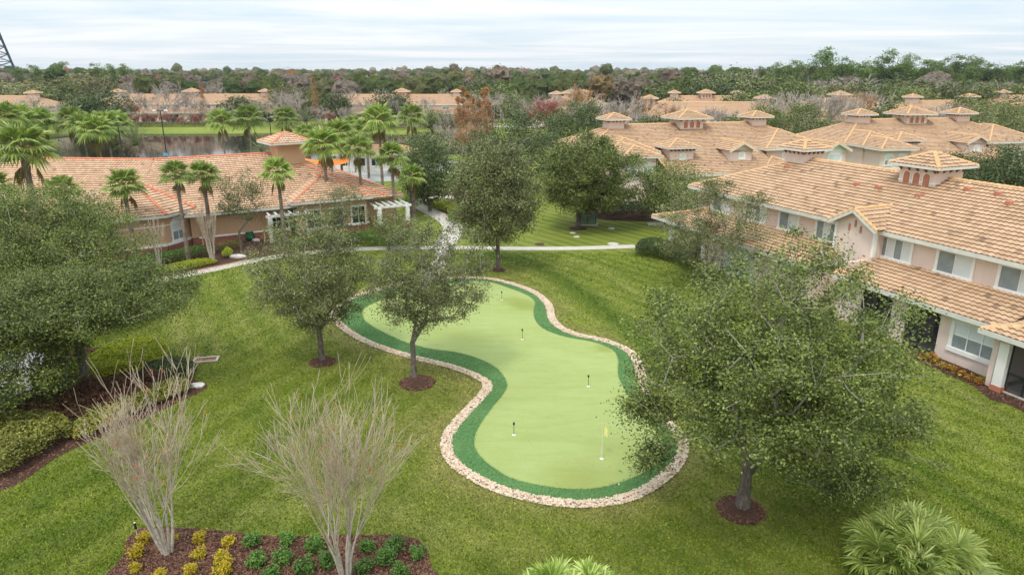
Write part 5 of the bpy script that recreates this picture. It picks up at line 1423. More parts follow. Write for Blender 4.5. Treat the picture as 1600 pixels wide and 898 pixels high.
# --- shrubs
def shrub_mesh(seed, r_, h, n, ls, leafm, spiky=.0, name='foliage'):
    r = np.random.default_rng(seed); m = 26
    T = lobed_points(r, m, r_ * .8, r_ * .8, h * .5, 5, .55, .8) + np.array([0, 0, h * .5]); k = np.repeat(T, n // m, 0)
    p = k + r.normal(size=k.shape) * np.array([r_ * .17, r_ * .17, h * .13]); p[:, 2] = np.maximum(p[:, 2], .03)
    V, F = leaves(p, ls, r, .8); seg = [(np.array([0, 0, 0.0]), t, .012, .004) for t in T]
    sv, sf = tubes(seg, 4)
    return npmesh('stems', sv, sf, 'oak_bark'), npmesh('foliage', V, F, leafm)
GS = [shrub_mesh(90 + i, .25, .34, 950, .06, 'gold_leaf') for i in range(3)]
SS = [shrub_mesh(94 + i, .30, .36, 800, .075, 'shrub_leaf') for i in range(3)]
CS = [shrub_mesh(98 + i, .28, .38, 300, .10, 'croton_leaf') for i in range(2)]
def shrub(p, meshes, i, name, label, cat, group, s=1.0, w=False):
    g = p if w else G(*p)
    return plant(name, g, *meshes[i % len(meshes)], label, cat, group, rz=i * 1.3, s=(s, s, s), parts=('stems', 'foliage'))
golds = [((226, 846), 1.05, 'largest golden shrub, back left corner of the front bed'), ((215, 869), 1.0, 'golden shrub below the largest one at the left end of the front bed'), ((213, 893), 1.0, 'golden shrub with some green at the lower left corner of the front bed'), ((271, 843), .75, 'golden shrub half hidden behind the bare trunk in the front bed'), ((312, 847), .95, 'golden shrub on the back row right of the bare trunk'), ((357, 852), 1.05, 'golden shrub at the right end of the back row beside the green ones'), ((312, 870), .95, 'golden shrub in the middle row right of the bare trunk'), ((350, 881), 1.1, 'golden shrub at the right of the middle row'), ((251, 902), 1.0, 'golden shrub at the bottom edge below the bare trunk'), ((297, 896), 1.0, 'second golden shrub along the bottom edge'), ((349, 899), 1.1, 'golden shrub at the bottom edge touching the green shrubs')]
for i, (p, s, lb) in enumerate(golds): shrub(p, GS, i, 'golden_shrub', lb, 'shrub', 'golden shrubs in the front mulch bed', s * [1.0, 1.15, .85, 1.0, 1.1, .9][i % 6])
greens = [((395, 852), 1.15), ((401, 884), 1.15), ((442, 878), 1.2), ((450, 850), 1.1), ((492, 858), 1.25), ((475, 892), 1.2), ((512, 884), 1.2), ((575, 860), 1.0), ((570, 892), 1.05), ((602, 880), 1.35), ((616, 860), 1.2), ((652, 870), 1.0), ((625, 900), 1.1), ((425, 903), 1.1)]
gl = ['leftmost green shrub of the back row beside the golden ones', 'leftmost green shrub of the front row', 'second green shrub of the front row', 'second green shrub of the back row', 'third green shrub of the back row', 'third green shrub of the front row', 'green shrub touching the left of the bare stems', 'green shrub just right of the bare stems at the back', 'green shrub just right of the bare stems at the front', 'largest green shrub at the right part of the bed', 'green shrub at the back edge near the right end of the bed', 'rightmost green shrub of the bed', 'green shrub at the bottom edge near the right end', 'yellowish green shrub at the bottom edge']
for i, (p, s) in enumerate(greens): shrub(p, SS, i, 'green_shrub', gl[i] + ', front mulch bed', 'shrub', 'green shrubs in the front mulch bed', s)
crot = [(1442, 560), (1452, 565), (1462, 568), (1475, 576), (1488, 581), (1501, 588), (1516, 595), (1530, 601)]
cl = ['first', 'second', 'third', 'fourth', 'fifth', 'sixth', 'seventh', 'last']
for i, p in enumerate(crot): shrub(p, CS, i, 'orange_croton', cl[i] + ' orange croton from the left in the strip bed along the near townhouse', 'shrub', 'orange crotons along the townhouse wall', 1.25 if i == 1 else .9)

def mass(name, poly, n, hmin, hmax, ls, leafm, label, seed, cat='hedge', rough=.5):
    """a clipped or loose hedge filling an outline"""
    r = np.random.default_rng(seed); q = np.array(poly); lo_, hi_ = q.min(0), q.max(0)
    x = r.uniform(lo_[0], hi_[0], n * 4); y = r.uniform(lo_[1], hi_[1], n * 4); k = inpoly(x, y, poly); x, y = x[k][:n], y[k][:n]
    m = 60; cx_, cy_ = x[:m], y[:m]; dmin = np.full(len(x), 9.)
    for a_, b_ in zip(cx_, cy_): dmin = np.minimum(dmin, np.hypot(x - a_, y - b_))
    edge = np.clip(dist_poly(x, y, poly) / .3, 0, 1)
    top = (hmin + (hmax - hmin) * np.clip(1 - dmin / .8, 0, 1)) * (.55 + .45 * edge)
    z = top * (1 - rough * r.random(len(x)) ** 2.2)
    c0 = np.array([x.mean(), y.mean(), 0]); pts = np.stack([x, y, z], 1) - c0
    V, F = leaves(pts, ls, r, .9); o = npobj(name, V, F, leafm); o.location = tuple(c0)
    return tag(o, label, cat)
mass('lime_hedge', smooth_closed(mpoly([(262, 548), (250, 575), (205, 590), (130, 600), (70, 607), (50, 600), (100, 575), (150, 560), (210, 540)]), 3), 26000, .45, .75, .10, 'lime_leaf', 'lime green hedge under the large live oak at the left', 101)
mass('variegated_shrubs', smooth_closed(mpoly([(-60, 730), (0, 752), (45, 730), (88, 702), (120, 680), (80, 664), (20, 668), (-60, 690)]), 3), 15000, .6, 1.05, .115, 'yellow_green_leaf', 'yellow green leafy shrubs at the left edge of the lawn', 102, 'shrubs')
mass('burgundy_shrubs', smooth_closed(mpoly([(-40, 672), (60, 630), (120, 606), (200, 600), (262, 596), (240, 625), (180, 655), (110, 676), (40, 684)]), 3), 26000, .4, .95, .11, 'burgundy_leaf', 'dark burgundy shrubs behind the yellow green ones', 103, 'shrubs')
mass('leafy_shrubs', smooth_closed(mpoly([(118, 692), (190, 664), (200, 640), (160, 640), (118, 660)]), 3), 5000, .4, .6, .10, 'yellow_green_leaf', 'small variegated shrubs at the tip of the left bed', 104, 'shrubs')
mass('bed_shrubs', smooth_closed(mpoly([(175, 662), (255, 632), (300, 612), (285, 602), (235, 612), (190, 632)]), 3), 9000, .35, .7, .10, 'yellow_green_leaf', 'low yellow green shrubs along the lawn edge of the left bed', 118, 'shrubs')
mass('dark_shrubs', smooth_closed(mpoly([(230, 600), (300, 592), (305, 575), (262, 572), (225, 585)]), 3), 6000, .4, .7, .11, 'oak_leaf_dark', 'dark green shrubs by the white rock at the left bed', 105, 'shrubs')
mass('golden_border', smooth_closed(mpoly([(258, 428), (335, 414), (333, 409), (300, 411), (255, 421)]), 3), 8000, .25, .42, .09, 'lime_leaf', 'golden green border along the sidewalk below the arched window', 106, 'border')
mass('green_border', smooth_closed(mpoly([(180, 443), (255, 429), (250, 420), (180, 434)]), 3), 6000, .3, .5, .09, 'shrub_leaf', 'green border at the left end of the clubhouse bed', 107, 'border')
mass('round_shrubs', smooth_closed(mpoly([(205, 425), (300, 407), (325, 402), (315, 395), (262, 405), (205, 413)]), 3), 9000, .5, .85, .11, 'shrub_leaf', 'round green shrubs against the clubhouse bay wall', 108, 'shrubs')
mass('yellow_bush', smooth_closed(mpoly([(349, 405), (363, 403), (363, 396), (349, 398)]), 3), 1500, .5, .7, .1, 'lime_leaf', 'small yellow green bush before the clubhouse recessed wall', 109, 'shrub')
mass('pale_bushes', smooth_closed(mpoly([(340, 395), (378, 388), (376, 382), (340, 388)]), 3), 900, .3, .6, .12, 'yellow_green_leaf', 'sparse pale bushes at the foot of the clubhouse recessed wall', 110, 'shrubs')
mass('island_hedge', smooth_closed(mpoly([(664, 323), (690, 331), (714, 336), (718, 328), (700, 318), (672, 316)]), 3), 9000, .3, .6, .13, 'lime_leaf', 'lime groundcover on the island inside the curved path', 111, 'hedge')
mass('path_shrubs', smooth_closed(mpoly([(700, 345), (716, 352), (722, 340), (706, 334)]), 3), 4000, .5, .8, .13, 'shrub_leaf', 'green shrubs at the bend of the curved path', 112, 'shrubs')
mass('clipped_hedge', smooth_closed(mpoly([(993, 400), (1035, 408), (1078, 424), (1086, 414), (1045, 392), (1005, 386)]), 3), 14000, .8, 1.1, .12, 'oak_leaf_dark', 'dark clipped hedge at the far corner of the near townhouse', 113)
mass('far_hedge', smooth_closed(mpoly([(920, 338), (985, 345), (1040, 342), (1040, 332), (985, 330), (920, 328)]), 3), 12000, 1.0, 1.5, .16, 'oak_leaf_dark', 'dark hedge behind the green utility box', 114)
mass('wall_hedge', smooth_closed(mpoly([(1085, 440), (1180, 476), (1290, 520), (1300, 510), (1180, 462), (1095, 430)]), 3), 12000, .5, 1.0, .11, 'oak_leaf_grey', 'loose grey green hedge along the wall of the near townhouse', 115)
mass('clubhouse_hedge', smooth_closed(mpoly([(460, 394), (560, 385), (625, 390), (650, 378), (625, 368), (560, 372), (460, 385)]), 3), 12000, .5, 1.0, .13, 'shrub_leaf', 'green shrubs along the front of the clubhouse right wing', 116, 'shrubs')
mass('tropical_shrubs', smooth_closed(mpoly([(640, 335), (664, 318), (655, 300), (700, 292), (735, 300), (700, 285), (640, 300), (625, 320)]), 3), 9000, .8, 1.8, .2, 'palm_leaf', 'large leaved green shrubs around the thick trunked palm', 117, 'shrubs')

# --- background trees: a few kinds, each built once, then copied
def kind_oak(seed, leaf, lsize=.36, nt=130, per=34): return oak_meshes('oak', seed, 3.8, 3.8, 2.9, 4.1, 1.5, .26, nt, per, .62, lsize, leaf, lobes=8, flat=.75)
def kind_bare(seed, bark, h=8.0, leaf=None):
    r = np.random.default_rng(seed); segs = []
    def go(p, d, L, rad, lv):
        for i in range(2):
            q = p + d * L / 2; d = d + r.normal(size=3) * .07; d /= np.linalg.norm(d); segs.append((p.copy(), q.copy(), rad, rad * .85)); p = q; rad *= .85
        if lv >= 4: return
        for _ in range(3):
            dd = d + r.normal(size=3) * .38; dd[2] = abs(dd[2]) * .8 + .25; dd /= np.linalg.norm(dd); go(p, dd, L * r.uniform(.62, .9), max(.03, rad * .62), lv + 1)
    for _ in range(3):
        d = np.array([r.normal() * .25, r.normal() * .25, 1.0]); go(np.zeros(3), d / np.linalg.norm(d), h * .26, .10, 0)
    V, F = tubes(segs, 3); V[:, 2] *= h / V[:, 2].max()
    cm = None
    if leaf:
        P = np.array([s[1] for s in segs[len(segs) // 6:]]); P = P[r.integers(0, len(P), 3200)]; P[:, 2] *= 1.0
        LV, LF = leaves(P + r.normal(size=P.shape) * .18, .22, r); cm = npmesh('crown', LV, LF, leaf)
    return npmesh('trunk', V, F, bark), cm
def kind_cypress(seed, h=11.0):
    r = np.random.default_rng(seed); segs = [(np.array([0, 0, 0.]), np.array([.05, 0, h * .5]), .16, .10), (np.array([.05, 0, h * .5]), np.array([0, 0, h]), .10, .02)]; P = []
    for i in range(130):
        z = h * (.16 + .82 * r.random()); L = (1.9 * (1 - z / h) + .35) * r.uniform(.7, 1.2); a = r.uniform(0, 6.28)
        p0 = np.array([0, 0, z]); p1 = p0 + np.array([math.cos(a) * L, math.sin(a) * L, L * .35]); segs.append((p0, p1, .025, .01))
        for _ in range(12): P.append(p0 + (p1 - p0) * r.uniform(.25, 1) + r.normal(size=3) * .14)
    V, F = tubes(segs, 3); LV, LF = leaves(np.array(P), .30, r)
    return npmesh('trunk', V, F, 'grey_twig'), npmesh('crown', LV, LF, 'rust_leaf')
def kind_pine(seed, h=20.0):
    r = np.random.default_rng(seed); lean = r.normal(size=2) * .5
    top = np.array([lean[0], lean[1], h]); segs = [(np.zeros(3), top * .6, .24, .16), (top * .6, top, .16, .05)]; P = []
    for i in range(26):
        f = r.uniform(.5, 1.0); p0 = top * f; a = r.uniform(0, 6.28); L = r.uniform(1.2, 3.0) * (1.25 - f * .5)
        p1 = p0 + np.array([math.cos(a) * L, math.sin(a) * L, r.uniform(.1, .9)]); segs.append((p0, p1, .05, .02))
        n = r.integers(80, 150); c = p1 + r.normal(size=(n, 3)) * np.array([.85, .85, .5]) * r.uniform(.7, 1.25); P.append(c)
    V, F = tubes(segs, 4); LV, LF = leaves(np.concatenate(P), .55, r, aspect=.5)
    return npmesh('trunk', V, F, 'pine_bark'), npmesh('crown', LV, LF, 'pine_leaf')
K = {'oak': [kind_oak(201, 'oak_leaf'), kind_oak(202, 'oak_leaf_grey'), kind_oak(203, 'oak_leaf')], 'dark': [kind_oak(204, 'oak_leaf_dark'), kind_oak(205, 'oak_leaf_dark')],
     'olive': [kind_oak(206, 'oak_leaf_olive'), kind_oak(207, 'oak_leaf_olive')],
     'bare': [kind_bare(211, 'grey_twig'), kind_bare(212, 'grey_twig'), kind_bare(213, 'grey_twig')], 'cypress': [kind_cypress(221), kind_cypress(222)],
     'rust': [kind_bare(224, 'grey_twig', 8, 'rust_leaf')], 'red': [kind_bare(223, 'grey_twig', 7, 'red_leaf')], 'pine': [kind_pine(231), kind_pine(232), kind_pine(233), kind_pine(234)]}
K_H = {'oak': 7.0, 'dark': 7.0, 'olive': 7.0, 'bare': 8.0, 'cypress': 11.0, 'red': 7.0, 'rust': 8.0, 'pine': 20.0}
K_NAME = {'oak': 'oak_tree', 'dark': 'oak_tree', 'olive': 'oak_tree', 'bare': 'bare_tree', 'cypress': 'cypress_tree', 'red': 'maple_tree', 'rust': 'bare_tree', 'pine': 'pine_tree'}
K_LOOK = {'oak': 'green oak', 'dark': 'dark green oak', 'olive': 'olive brown oak', 'bare': 'bare grey tree', 'cypress': 'rust coloured cypress', 'red': 'red leaved maple', 'rust': 'tree with rusty leaves', 'pine': 'tall green pine'}
ORD = ['leftmost', 'second', 'third', 'fourth', 'fifth', 'sixth', 'seventh', 'eighth', 'ninth', 'tenth', 'eleventh', 'twelfth', 'thirteenth', 'fourteenth', 'fifteenth', 'sixteenth', 'seventeenth', 'eighteenth', 'nineteenth', 'twentieth', 'twenty first', 'twenty second', 'twenty third', 'twenty fourth', 'twenty fifth', 'twenty sixth', 'twenty seventh', 'twenty eighth']
kr = random.Random(77)
def stand(where, items, group=None):
    """items: kind, px, top row, distance, width factor; labelled from left to right"""
    cnt = {}; tot = {}
    for it in items: tot[it[0]] = tot.get(it[0], 0) + 1
    for it in sorted(items, key=lambda q: q[1]):
        kind, px, top, Y = it[:4]; wf = it[4] if len(it) > 4 else 1.0
        z = max(2.0, hz(px, top, Y)); X = (px - CXP) * depth(Y, z / 2) / F_PX; s = z / K_H[kind]
        i = cnt.get(kind, 0); cnt[kind] = i + 1; ms = K[kind][kr.randrange(len(K[kind]))]
        lb = (K_LOOK[kind] + ' ' + where) if tot[kind] == 1 else (ORD[i] + (' ' if i == 0 else ' ') + K_LOOK[kind] + (' ' if i == 0 else ' from the left ') + where)
        plant(K_NAME[kind], (X, Y), ms[0], ms[1], lb, 'tree', 'trees ' + where, rz=kr.uniform(0, 6.28), s=(s * wf, s * wf, s))
stand('before the long lakeside townhouse', [('red', 205, 178, 196, 1.3), ('red', 228, 174, 197, 1.1), ('red', 264, 174, 197, 1.3), ('red', 300, 176, 197, 1.2), ('red', 325, 180, 196, 1.2), ('bare', 212, 135, 201), ('bare', 248, 132, 203), ('bare', 298, 138, 201), ('bare', 340, 128, 245), ('bare', 270, 126, 245), ('bare', 220, 126, 245), ('oak', 400, 160, 200, .8), ('bare', 410, 150, 196), ('red', 205, 152, 200), ('red', 218, 178, 196, 1.2), ('red', 286, 180, 196, 1.2), ('bare', 232, 148, 202), ('bare', 262, 158, 202), ('bare', 312, 150, 202), ('bare', 330, 165, 198), ('red', 246, 176, 198), ('cypress', 318, 135, 204, .9), ('bare', 285, 150, 204), ('dark', 375, 148, 206, 1.3), ('bare', 350, 160, 200), ('bare', 195, 160, 203)])
stand('left of the lake', [('bare', 95, 180, 168, 1.3), ('oak', 70, 172, 170, 1.1), ('bare', 140, 175, 182, 1.2), ('olive', 175, 178, 185, 1.1), ('bare', 60, 148, 176, 1.3), ('bare', 85, 158, 172, 1.2), ('red', 28, 158, 184), ('dark', 155, 140, 180, 1.25), ('oak', 128, 150, 186, 1.1), ('dark', 5, 168, 150), ('bare', 105, 155, 185), ('oak', 45, 130, 225, 1.2), ('oak', 15, 126, 235, 1.2), ('oak', 100, 128, 225, 1.3), ('olive', 150, 118, 245, 1.4), ('olive', 120, 112, 260, 1.4)])
stand('between the two lakeside townhouses', [('bare', 440, 140, 205), ('bare', 468, 138, 200), ('cypress', 492, 118, 215, .8), ('bare', 455, 150, 192), ('olive', 452, 135, 222, 1.2), ('bare', 500, 160, 190), ('red', 516, 172, 190, .9), ('dark', 524, 142, 205, .9), ('bare', 545, 138, 212, 1.2), ('bare', 540, 165, 190, 1.1)])
stand('before the pale lakeside townhouse', [('oak', 600, 176, 170, 1.1), ('bare', 560, 138, 240, 1.2), ('bare', 590, 136, 240, 1.2), ('bare', 655, 134, 240, 1.2), ('bare', 690, 138, 235, 1.2), ('oak', 675, 172, 165), ('bare', 610, 150, 190), ('dark', 616, 140, 196, 1.1), ('bare', 580, 150, 200), ('bare', 575, 165, 190, .9), ('bare', 668, 150, 195), ('bare', 650, 168, 185), ('bare', 690, 165, 180, 1.1), ('red', 690, 180, 190, .6), ('oak', 700, 178, 160, .8), ('bare', 633, 172, 192), ('red', 560, 178, 190, .8)])
stand('right of the pale lakeside townhouse', [('cypress', 716, 150, 148), ('cypress', 732, 142, 145, 1.2), ('cypress', 748, 155, 138, 1.2), ('cypress', 760, 135, 150, 1.1), ('rust', 740, 190, 130, 1.1), ('rust', 722, 200, 125, 1.0), ('bare', 700, 190, 130, 1.1), ('cypress', 724, 133, 150, .9), ('cypress', 740, 150, 140, .8), ('cypress', 754, 140, 160, 1.1), ('cypress', 765, 160, 150), ('rust', 730, 165, 150), ('rust', 750, 175, 140), ('bare', 705, 175, 150), ('bare', 742, 140, 185, 1.2), ('dark', 758, 117, 225, .75), ('oak', 772, 130, 215, 1.2), ('bare', 775, 150, 190, 1.2), ('bare', 790, 140, 200, 1.2), ('oak', 810, 150, 180, .9)])
stand('left of the deep green oak', [('red', 842, 148, 160, 1.1), ('red', 868, 148, 158), ('bare', 830, 155, 165), ('bare', 855, 140, 190), ('rust', 905, 130, 190, 1.2), ('dark', 880, 170, 140, .9), ('oak', 822, 165, 170, .8), ('bare', 812, 150, 180), ('cypress', 898, 130, 195, .7)])
stand('behind the middle pink townhouse', [('bare', 945, 147, 140, 1.4), ('bare', 965, 148, 145, 1.4), ('bare', 980, 150, 140, 1.2), ('rust', 1000, 142, 150, 1.0), ('dark', 1035, 180, 125, .8), ('dark', 1022, 178, 122), ('rust', 1050, 155, 135, .7), ('bare', 1095, 160, 132, 1.1), ('bare', 1115, 165, 130, 1.1), ('oak', 1148, 180, 122, .8), ('bare', 1130, 170, 128), ('dark', 1040, 152, 170, .9), ('bare', 990, 170, 128), ('oak', 1170, 140, 180, 1.3)])
stand('between the two cupola townhouses', [('bare', 1205, 142, 150, 1.3), ('bare', 1228, 138, 155, 1.3), ('bare', 1250, 145, 150, 1.2), ('bare', 1272, 142, 150, 1.3), ('bare', 1292, 140, 148, 1.2), ('bare', 1308, 150, 146, 1.2), ('oak', 1195, 165, 130, .8), ('bare', 1322, 148, 150), ('rust', 1347, 135, 170, .8), ('dark', 1180, 140, 190, 1.2)])
stand('behind the closely set cupolas', [('dark', 1372, 160, 135, .9), ('oak', 1392, 165, 138, .9), ('bare', 1368, 140, 175), ('bare', 1455, 158, 140, 1.1), ('bare', 1470, 156, 142, 1.2), ('bare', 1482, 160, 138), ('red', 1492, 158, 150, .8), ('oak', 1505, 148, 165, .8), ('oak', 1530, 165, 128, .8), ('oak', 1542, 160, 150, 1.0), ('dark', 1580, 150, 165, 1.0), ('bare', 1440, 165, 140), ('oak', 1420, 140, 190, 1.1)])
stand('below the tall skyline pines', [('oak', 1075, 118, 235, 1.3), ('dark', 1110, 122, 225, 1.2), ('oak', 1145, 112, 240, 1.4), ('bare', 1150, 108, 245, 1.6), ('oak', 1180, 125, 225, 1.2), ('oak', 1215, 122, 220, 1.3), ('bare', 1280, 118, 235, 1.4), ('oak', 1250, 128, 215, 1.2), ('olive', 1310, 125, 220, 1.3), ('oak', 1345, 128, 225, 1.3), ('bare', 1330, 112, 235, 1.4), ('oak', 1385, 130, 215, 1.3), ('olive', 1420, 128, 215, 1.3), ('oak', 1455, 125, 225, 1.3), ('bare', 1468, 122, 220, 1.3), ('oak', 1490, 130, 215, 1.2), ('bare', 1560, 122, 225, 1.4), ('oak', 1530, 128, 218, 1.3), ('oak', 1590, 130, 220, 1.3), ('dark', 1400, 120, 240, 1.3)])
pines = [(1205, 103, 265), (1225, 107, 260), (1243, 98, 268), (1262, 99, 262), (1281, 77, 255), (1297, 101, 262), (1313, 92, 260), (1330, 97, 266), (1346, 99, 258), (1362, 96, 262), (1378, 93, 258), (1394, 84, 255), (1408, 92, 262), (1420, 91, 256), (1436, 98, 262), (1450, 97, 258), (1466, 99, 262), (1482, 92, 256), (1496, 90, 262), (1510, 96, 256), (1524, 93, 260), (1540, 102, 262), (1558, 105, 256), (1575, 101, 262), (1592, 98, 256), (1275, 108, 250), (1352, 110, 248), (1448, 110, 248), (1502, 108, 250)]
stand('on the right skyline', [('pine', p[0], p[1], p[2], 1.15) for p in pines[:25]])
stand('standing before the skyline pines', [('pine', p[0], p[1], p[2], 1.15) for p in pines[25:]])
stand('on the centre skyline', [('pine', 1040, 110, 300), ('pine', 1065, 109, 290), ('pine', 1082, 108, 290), ('pine', 1108, 107, 285), ('pine', 1130, 112, 280), ('pine', 1165, 109, 280), ('pine', 1190, 106, 275)])
stand('on the left skyline', [('pine', 100, 100, 300), ('pine', 150, 101, 300), ('pine', 175, 102, 300), ('pine', 200, 102, 300), ('pine', 60, 105, 290), ('pine', 30, 106, 290)])

for nm_, pts_, leaf_, lb_, sd_ in (('bank_shrubs', [(190, 199), (290, 199), (400, 196), (400, 192), (300, 194), (190, 195)], 'oak_leaf_olive', 'low shrubs along the foot of the long lakeside townhouse', 401), ('lake_shrubs', [(440, 205), (560, 203), (700, 205), (700, 199), (560, 197), (440, 198)], 'oak_leaf_olive', 'brown green shrubs on the far shore below the pale lakeside townhouse', 402), ('end_shrubs', [(640, 232), (740, 238), (760, 215), (700, 208), (640, 214)], 'oak_leaf_grey', 'thicket of shrubs at the right end of the lake', 404)):
    mass(nm_, smooth_closed(mpoly(pts_), 3), 9000, .8, 2.2, .34, leaf_, lb_, sd_, 'shrubs')
# --- the wood to the horizon, one mass
def ico(sub_):
    bmx = bmesh.new(); bmesh.ops.create_icosphere(bmx, subdivisions=sub_, radius=1); bmx.verts.ensure_lookup_table()
    v = np.array([tuple(q.co) for q in bmx.verts]); f = np.array([[q.index for q in p.verts] for p in bmx.faces]); bmx.free(); return v, f
ICO = {1: ico(2), 2: ico(3)}
def tri_or_quad(F): return F
def far_wood():
    r = np.random.default_rng(300); Vs, Fs, Ts, FT, TT = [], [], [], [], []; off = 0
    P = []
    for Y0, Y1, n in ((236, 330, 330), (330, 480, 420), (480, 800, 700), (800, 1500, 900), (1500, 3200, 900)):
        y = r.uniform(Y0, Y1, n); x = r.uniform(-1, 1, n) * (y * .80 + 30); P += list(zip(x, y))
    for x, y in P:
        if y < 246 and -135 < x < -75: continue
        if y < 275 and -190 < x < -128: continue
        big = y > 800
        R = r.uniform(3.2, 6.0) * (1.5 if big else 1)
        h = r.uniform(9, 14) if y < 480 else r.uniform(12, 18)
        if big: h = r.uniform(15, 21)
        if r.random() < .07: h *= 1.2
        iv, fc = ICO[1 if y > 480 else 2]
        vv = iv * (R * (1 + r.uniform(-.22, .22, (len(iv), 1)))) * np.array([1, 1, r.uniform(.7, 1.0)]) + np.array([x, y, h - R * .8])
        k = 1 + (r.random() < .6)
        Vs.append(vv); FT.append(fc + off); off += len(vv)
        t = r.random(); t = r.uniform(0, .55) if t < .62 else (r.uniform(.6, .85) if t < .955 else r.uniform(.9, .97) if t < .985 else 1.0)
        TT.append(np.full(len(fc), t))
        if y < 800:
            n = 110 if y < 480 else 50
            d = r.normal(size=(n, 3)); d /= np.linalg.norm(d, axis=1, keepdims=True)
            pts = d * (R * r.uniform(.9, 1.16, (n, 1))); pts[:, 2] *= .9; pts += np.array([x, y, h - R * .8])
            V, F = leaves(pts, .9 if y < 480 else 1.5, r, 1.0, .75); Vs.append(V); FT.append(np.concatenate([F[:, :3], F[:, [0, 2, 3]]]) + off); off += len(V); TT.append(np.full(2 * n, t))
    return npobj('far_woodland', np.concatenate(Vs), np.concatenate(FT), 'far_wood', tint=np.concatenate(TT))
fw = far_wood(); tag(fw, 'mixed green and leafless woodland reaching to the horizon behind the houses', 'woodland', kind='stuff')

# ---------------------------------------------------------------- small things
def flag(px, py, h, label, kind):
    x, y = G(px, py, .036); r = empty('golf_flag' if kind == 'flag' else 'putting_marker', (x, y, .036)); tag(r, label, 'flag' if kind == 'flag' else 'marker', 'markers on the putting green')
    MB().tube([(0, 0, 0), (0, 0, h)], .013 if kind == 'flag' else .011, 6).build('pole', 'trim_white' if kind == 'flag' else 'black_metal', r)
    if kind == 'flag':
        v = []; n = 6
        for i in range(n + 1):
            t = i / n; v += [(.014 + .17 * t, .03 * math.sin(4 * t), h - .02 - .26 * t), (.014 + .17 * t, .03 * math.sin(4 * t + 1), h - .46 - .16 * t)]
        MB().mesh(v, [(2 * i, 2 * i + 2, 2 * i + 3, 2 * i + 1) for i in range(n)]).build('flag_cloth', 'flag_yellow', r)
    else:
        MB().tube([(0, 0, h - .05), (0, 0, h - .02), (0, 0, h + .06), (0, 0, h + .09)], [.02, .045, .045, .015], 8).build('marker_head', 'black_metal', r)
    MB().disc((0, 0), .075, 0.001, .004, 16).build('cup_rim', 'trim_white', r)
flag(940, 716, 1.55, 'yellow flag on white pole in the front right of the putting green', 'flag')
flag(803, 679, .50, 'short black putting marker left of the yellow flag', 'm')
flag(919, 603, .50, 'short black putting marker behind the yellow flag, right of centre', 'm')
flag(816, 530, .55, 'thin black marker in the middle of the putting green', 'm')
flag(784, 468, .5, 'small marker at the far end of the putting green', 'm')
for (px, py, lb) in ((967, 757, 'white golf ball lying on the dark fringe at the front of the green'),):
    x, y = G(px, py, .03); bmx = bmesh.new(); bmesh.ops.create_icosphere(bmx, subdivisions=2, radius=.028); me = bpy.data.meshes.new('golf_ball'); bmx.to_mesh(me); bmx.free(); me.materials.append(MATS['trim_white'])
    o = link(bpy.data.objects.new('golf_ball', me)); o.location = (x, y, .058); tag(o, lb, 'golf ball')
fr = np.random.default_rng(500); fl = []
for cx_, cy_, rd, n in ((8, 20.5, 5.5, 700), (-4.8, 30.8, 3.0, 350), (-10, 33, 3.2, 350), (-19, 30, 5, 400), (-1, 50, 3.5, 150), (2.5, 28, 6, 160)):
    a_ = fr.uniform(0, 6.28, n); q_ = rd * np.sqrt(fr.random(n)) * fr.uniform(.6, 1.3, n); fl.append(np.stack([cx_ + np.cos(a_) * q_, cy_ + np.sin(a_) * q_, fr.uniform(.045, .06, n)], 1))
V, F = leaves(np.concatenate(fl), .06, fr, 3.0); tag(npobj('fallen_leaves', V, F, 'croton_leaf'), kind='stuff')
# drain
x, y = G(322, 562); r = empty('storm_drain', (x, y, 0), math.radians(12)); tag(r, 'rectangular metal storm drain grate set in the lawn by the left bed', 'drain')
MB().box(-.62, .62, -.34, -.24, 0, .06).box(-.62, .62, .24, .34, 0, .06).box(-.62, -.52, -.24, .24, 0, .06).box(.52, .62, -.24, .24, 0, .06).build('drain_frame', 'concrete', r)
mb = MB()
for i in range(11): mb.box(-.5 + i * .1 - .018, -.5 + i * .1 + .018, -.24, .24, .01, .045)
mb.box(-.52, .52, -.02, .02, .01, .04).build('grate', 'terracotta', r); MB().box(-.52, .52, -.24, .24, .001, .006).build('pit', 'dark_screen', r)
# utility box and covers
x, y = G(918, 351); r = empty('utility_box', (x, y, 0), math.radians(-8)); tag(r, 'green metal utility box beside the broad round oak', 'utility box')
MB().box(-1.0, 1.0, -.55, .55, 0, .12).build('pad', 'concrete', r)
MB().mesh([(-.85, -.42, .12), (.85, -.42, .12), (.85, .42, .12), (-.85, .42, .12), (-.85, -.42, .95), (.85, -.42, .95), (.85, .42, 1.15), (-.85, .42, 1.15)], [(0, 1, 5, 4), (1, 2, 6, 5), (2, 3, 7, 6), (3, 0, 4, 7), (4, 5, 6, 7)]).build('cabinet', 'utility_green', r)
MB().box(-.02, .02, -.44, -.425, .15, .93).box(-.84, -.78, -.435, -.422, .2, .9).box(.78, .84, -.435, -.422, .2, .9).box(.1, .16, -.46, -.42, .5, .62).build('door_seams', 'black_metal', r)
for px, py, rr, lb in ((895, 364, .3, 'pale round utility cover in grass in front of the broad oak, the farther'), (901, 370, .3, 'pale round utility cover in grass in front of the broad oak, the nearer'), (955, 357, .34, 'pale utility cover in the grass right of the utility box'), (958, 381, .5, 'flat concrete slab beside the sidewalk right of the oak')):
    x, y = G(px, py); o = MB().disc((0, 0), rr, 0.0, .05, 18).build('utility_cover', 'concrete'); o.location = (x, y, .004); tag(o, lb, 'utility cover')
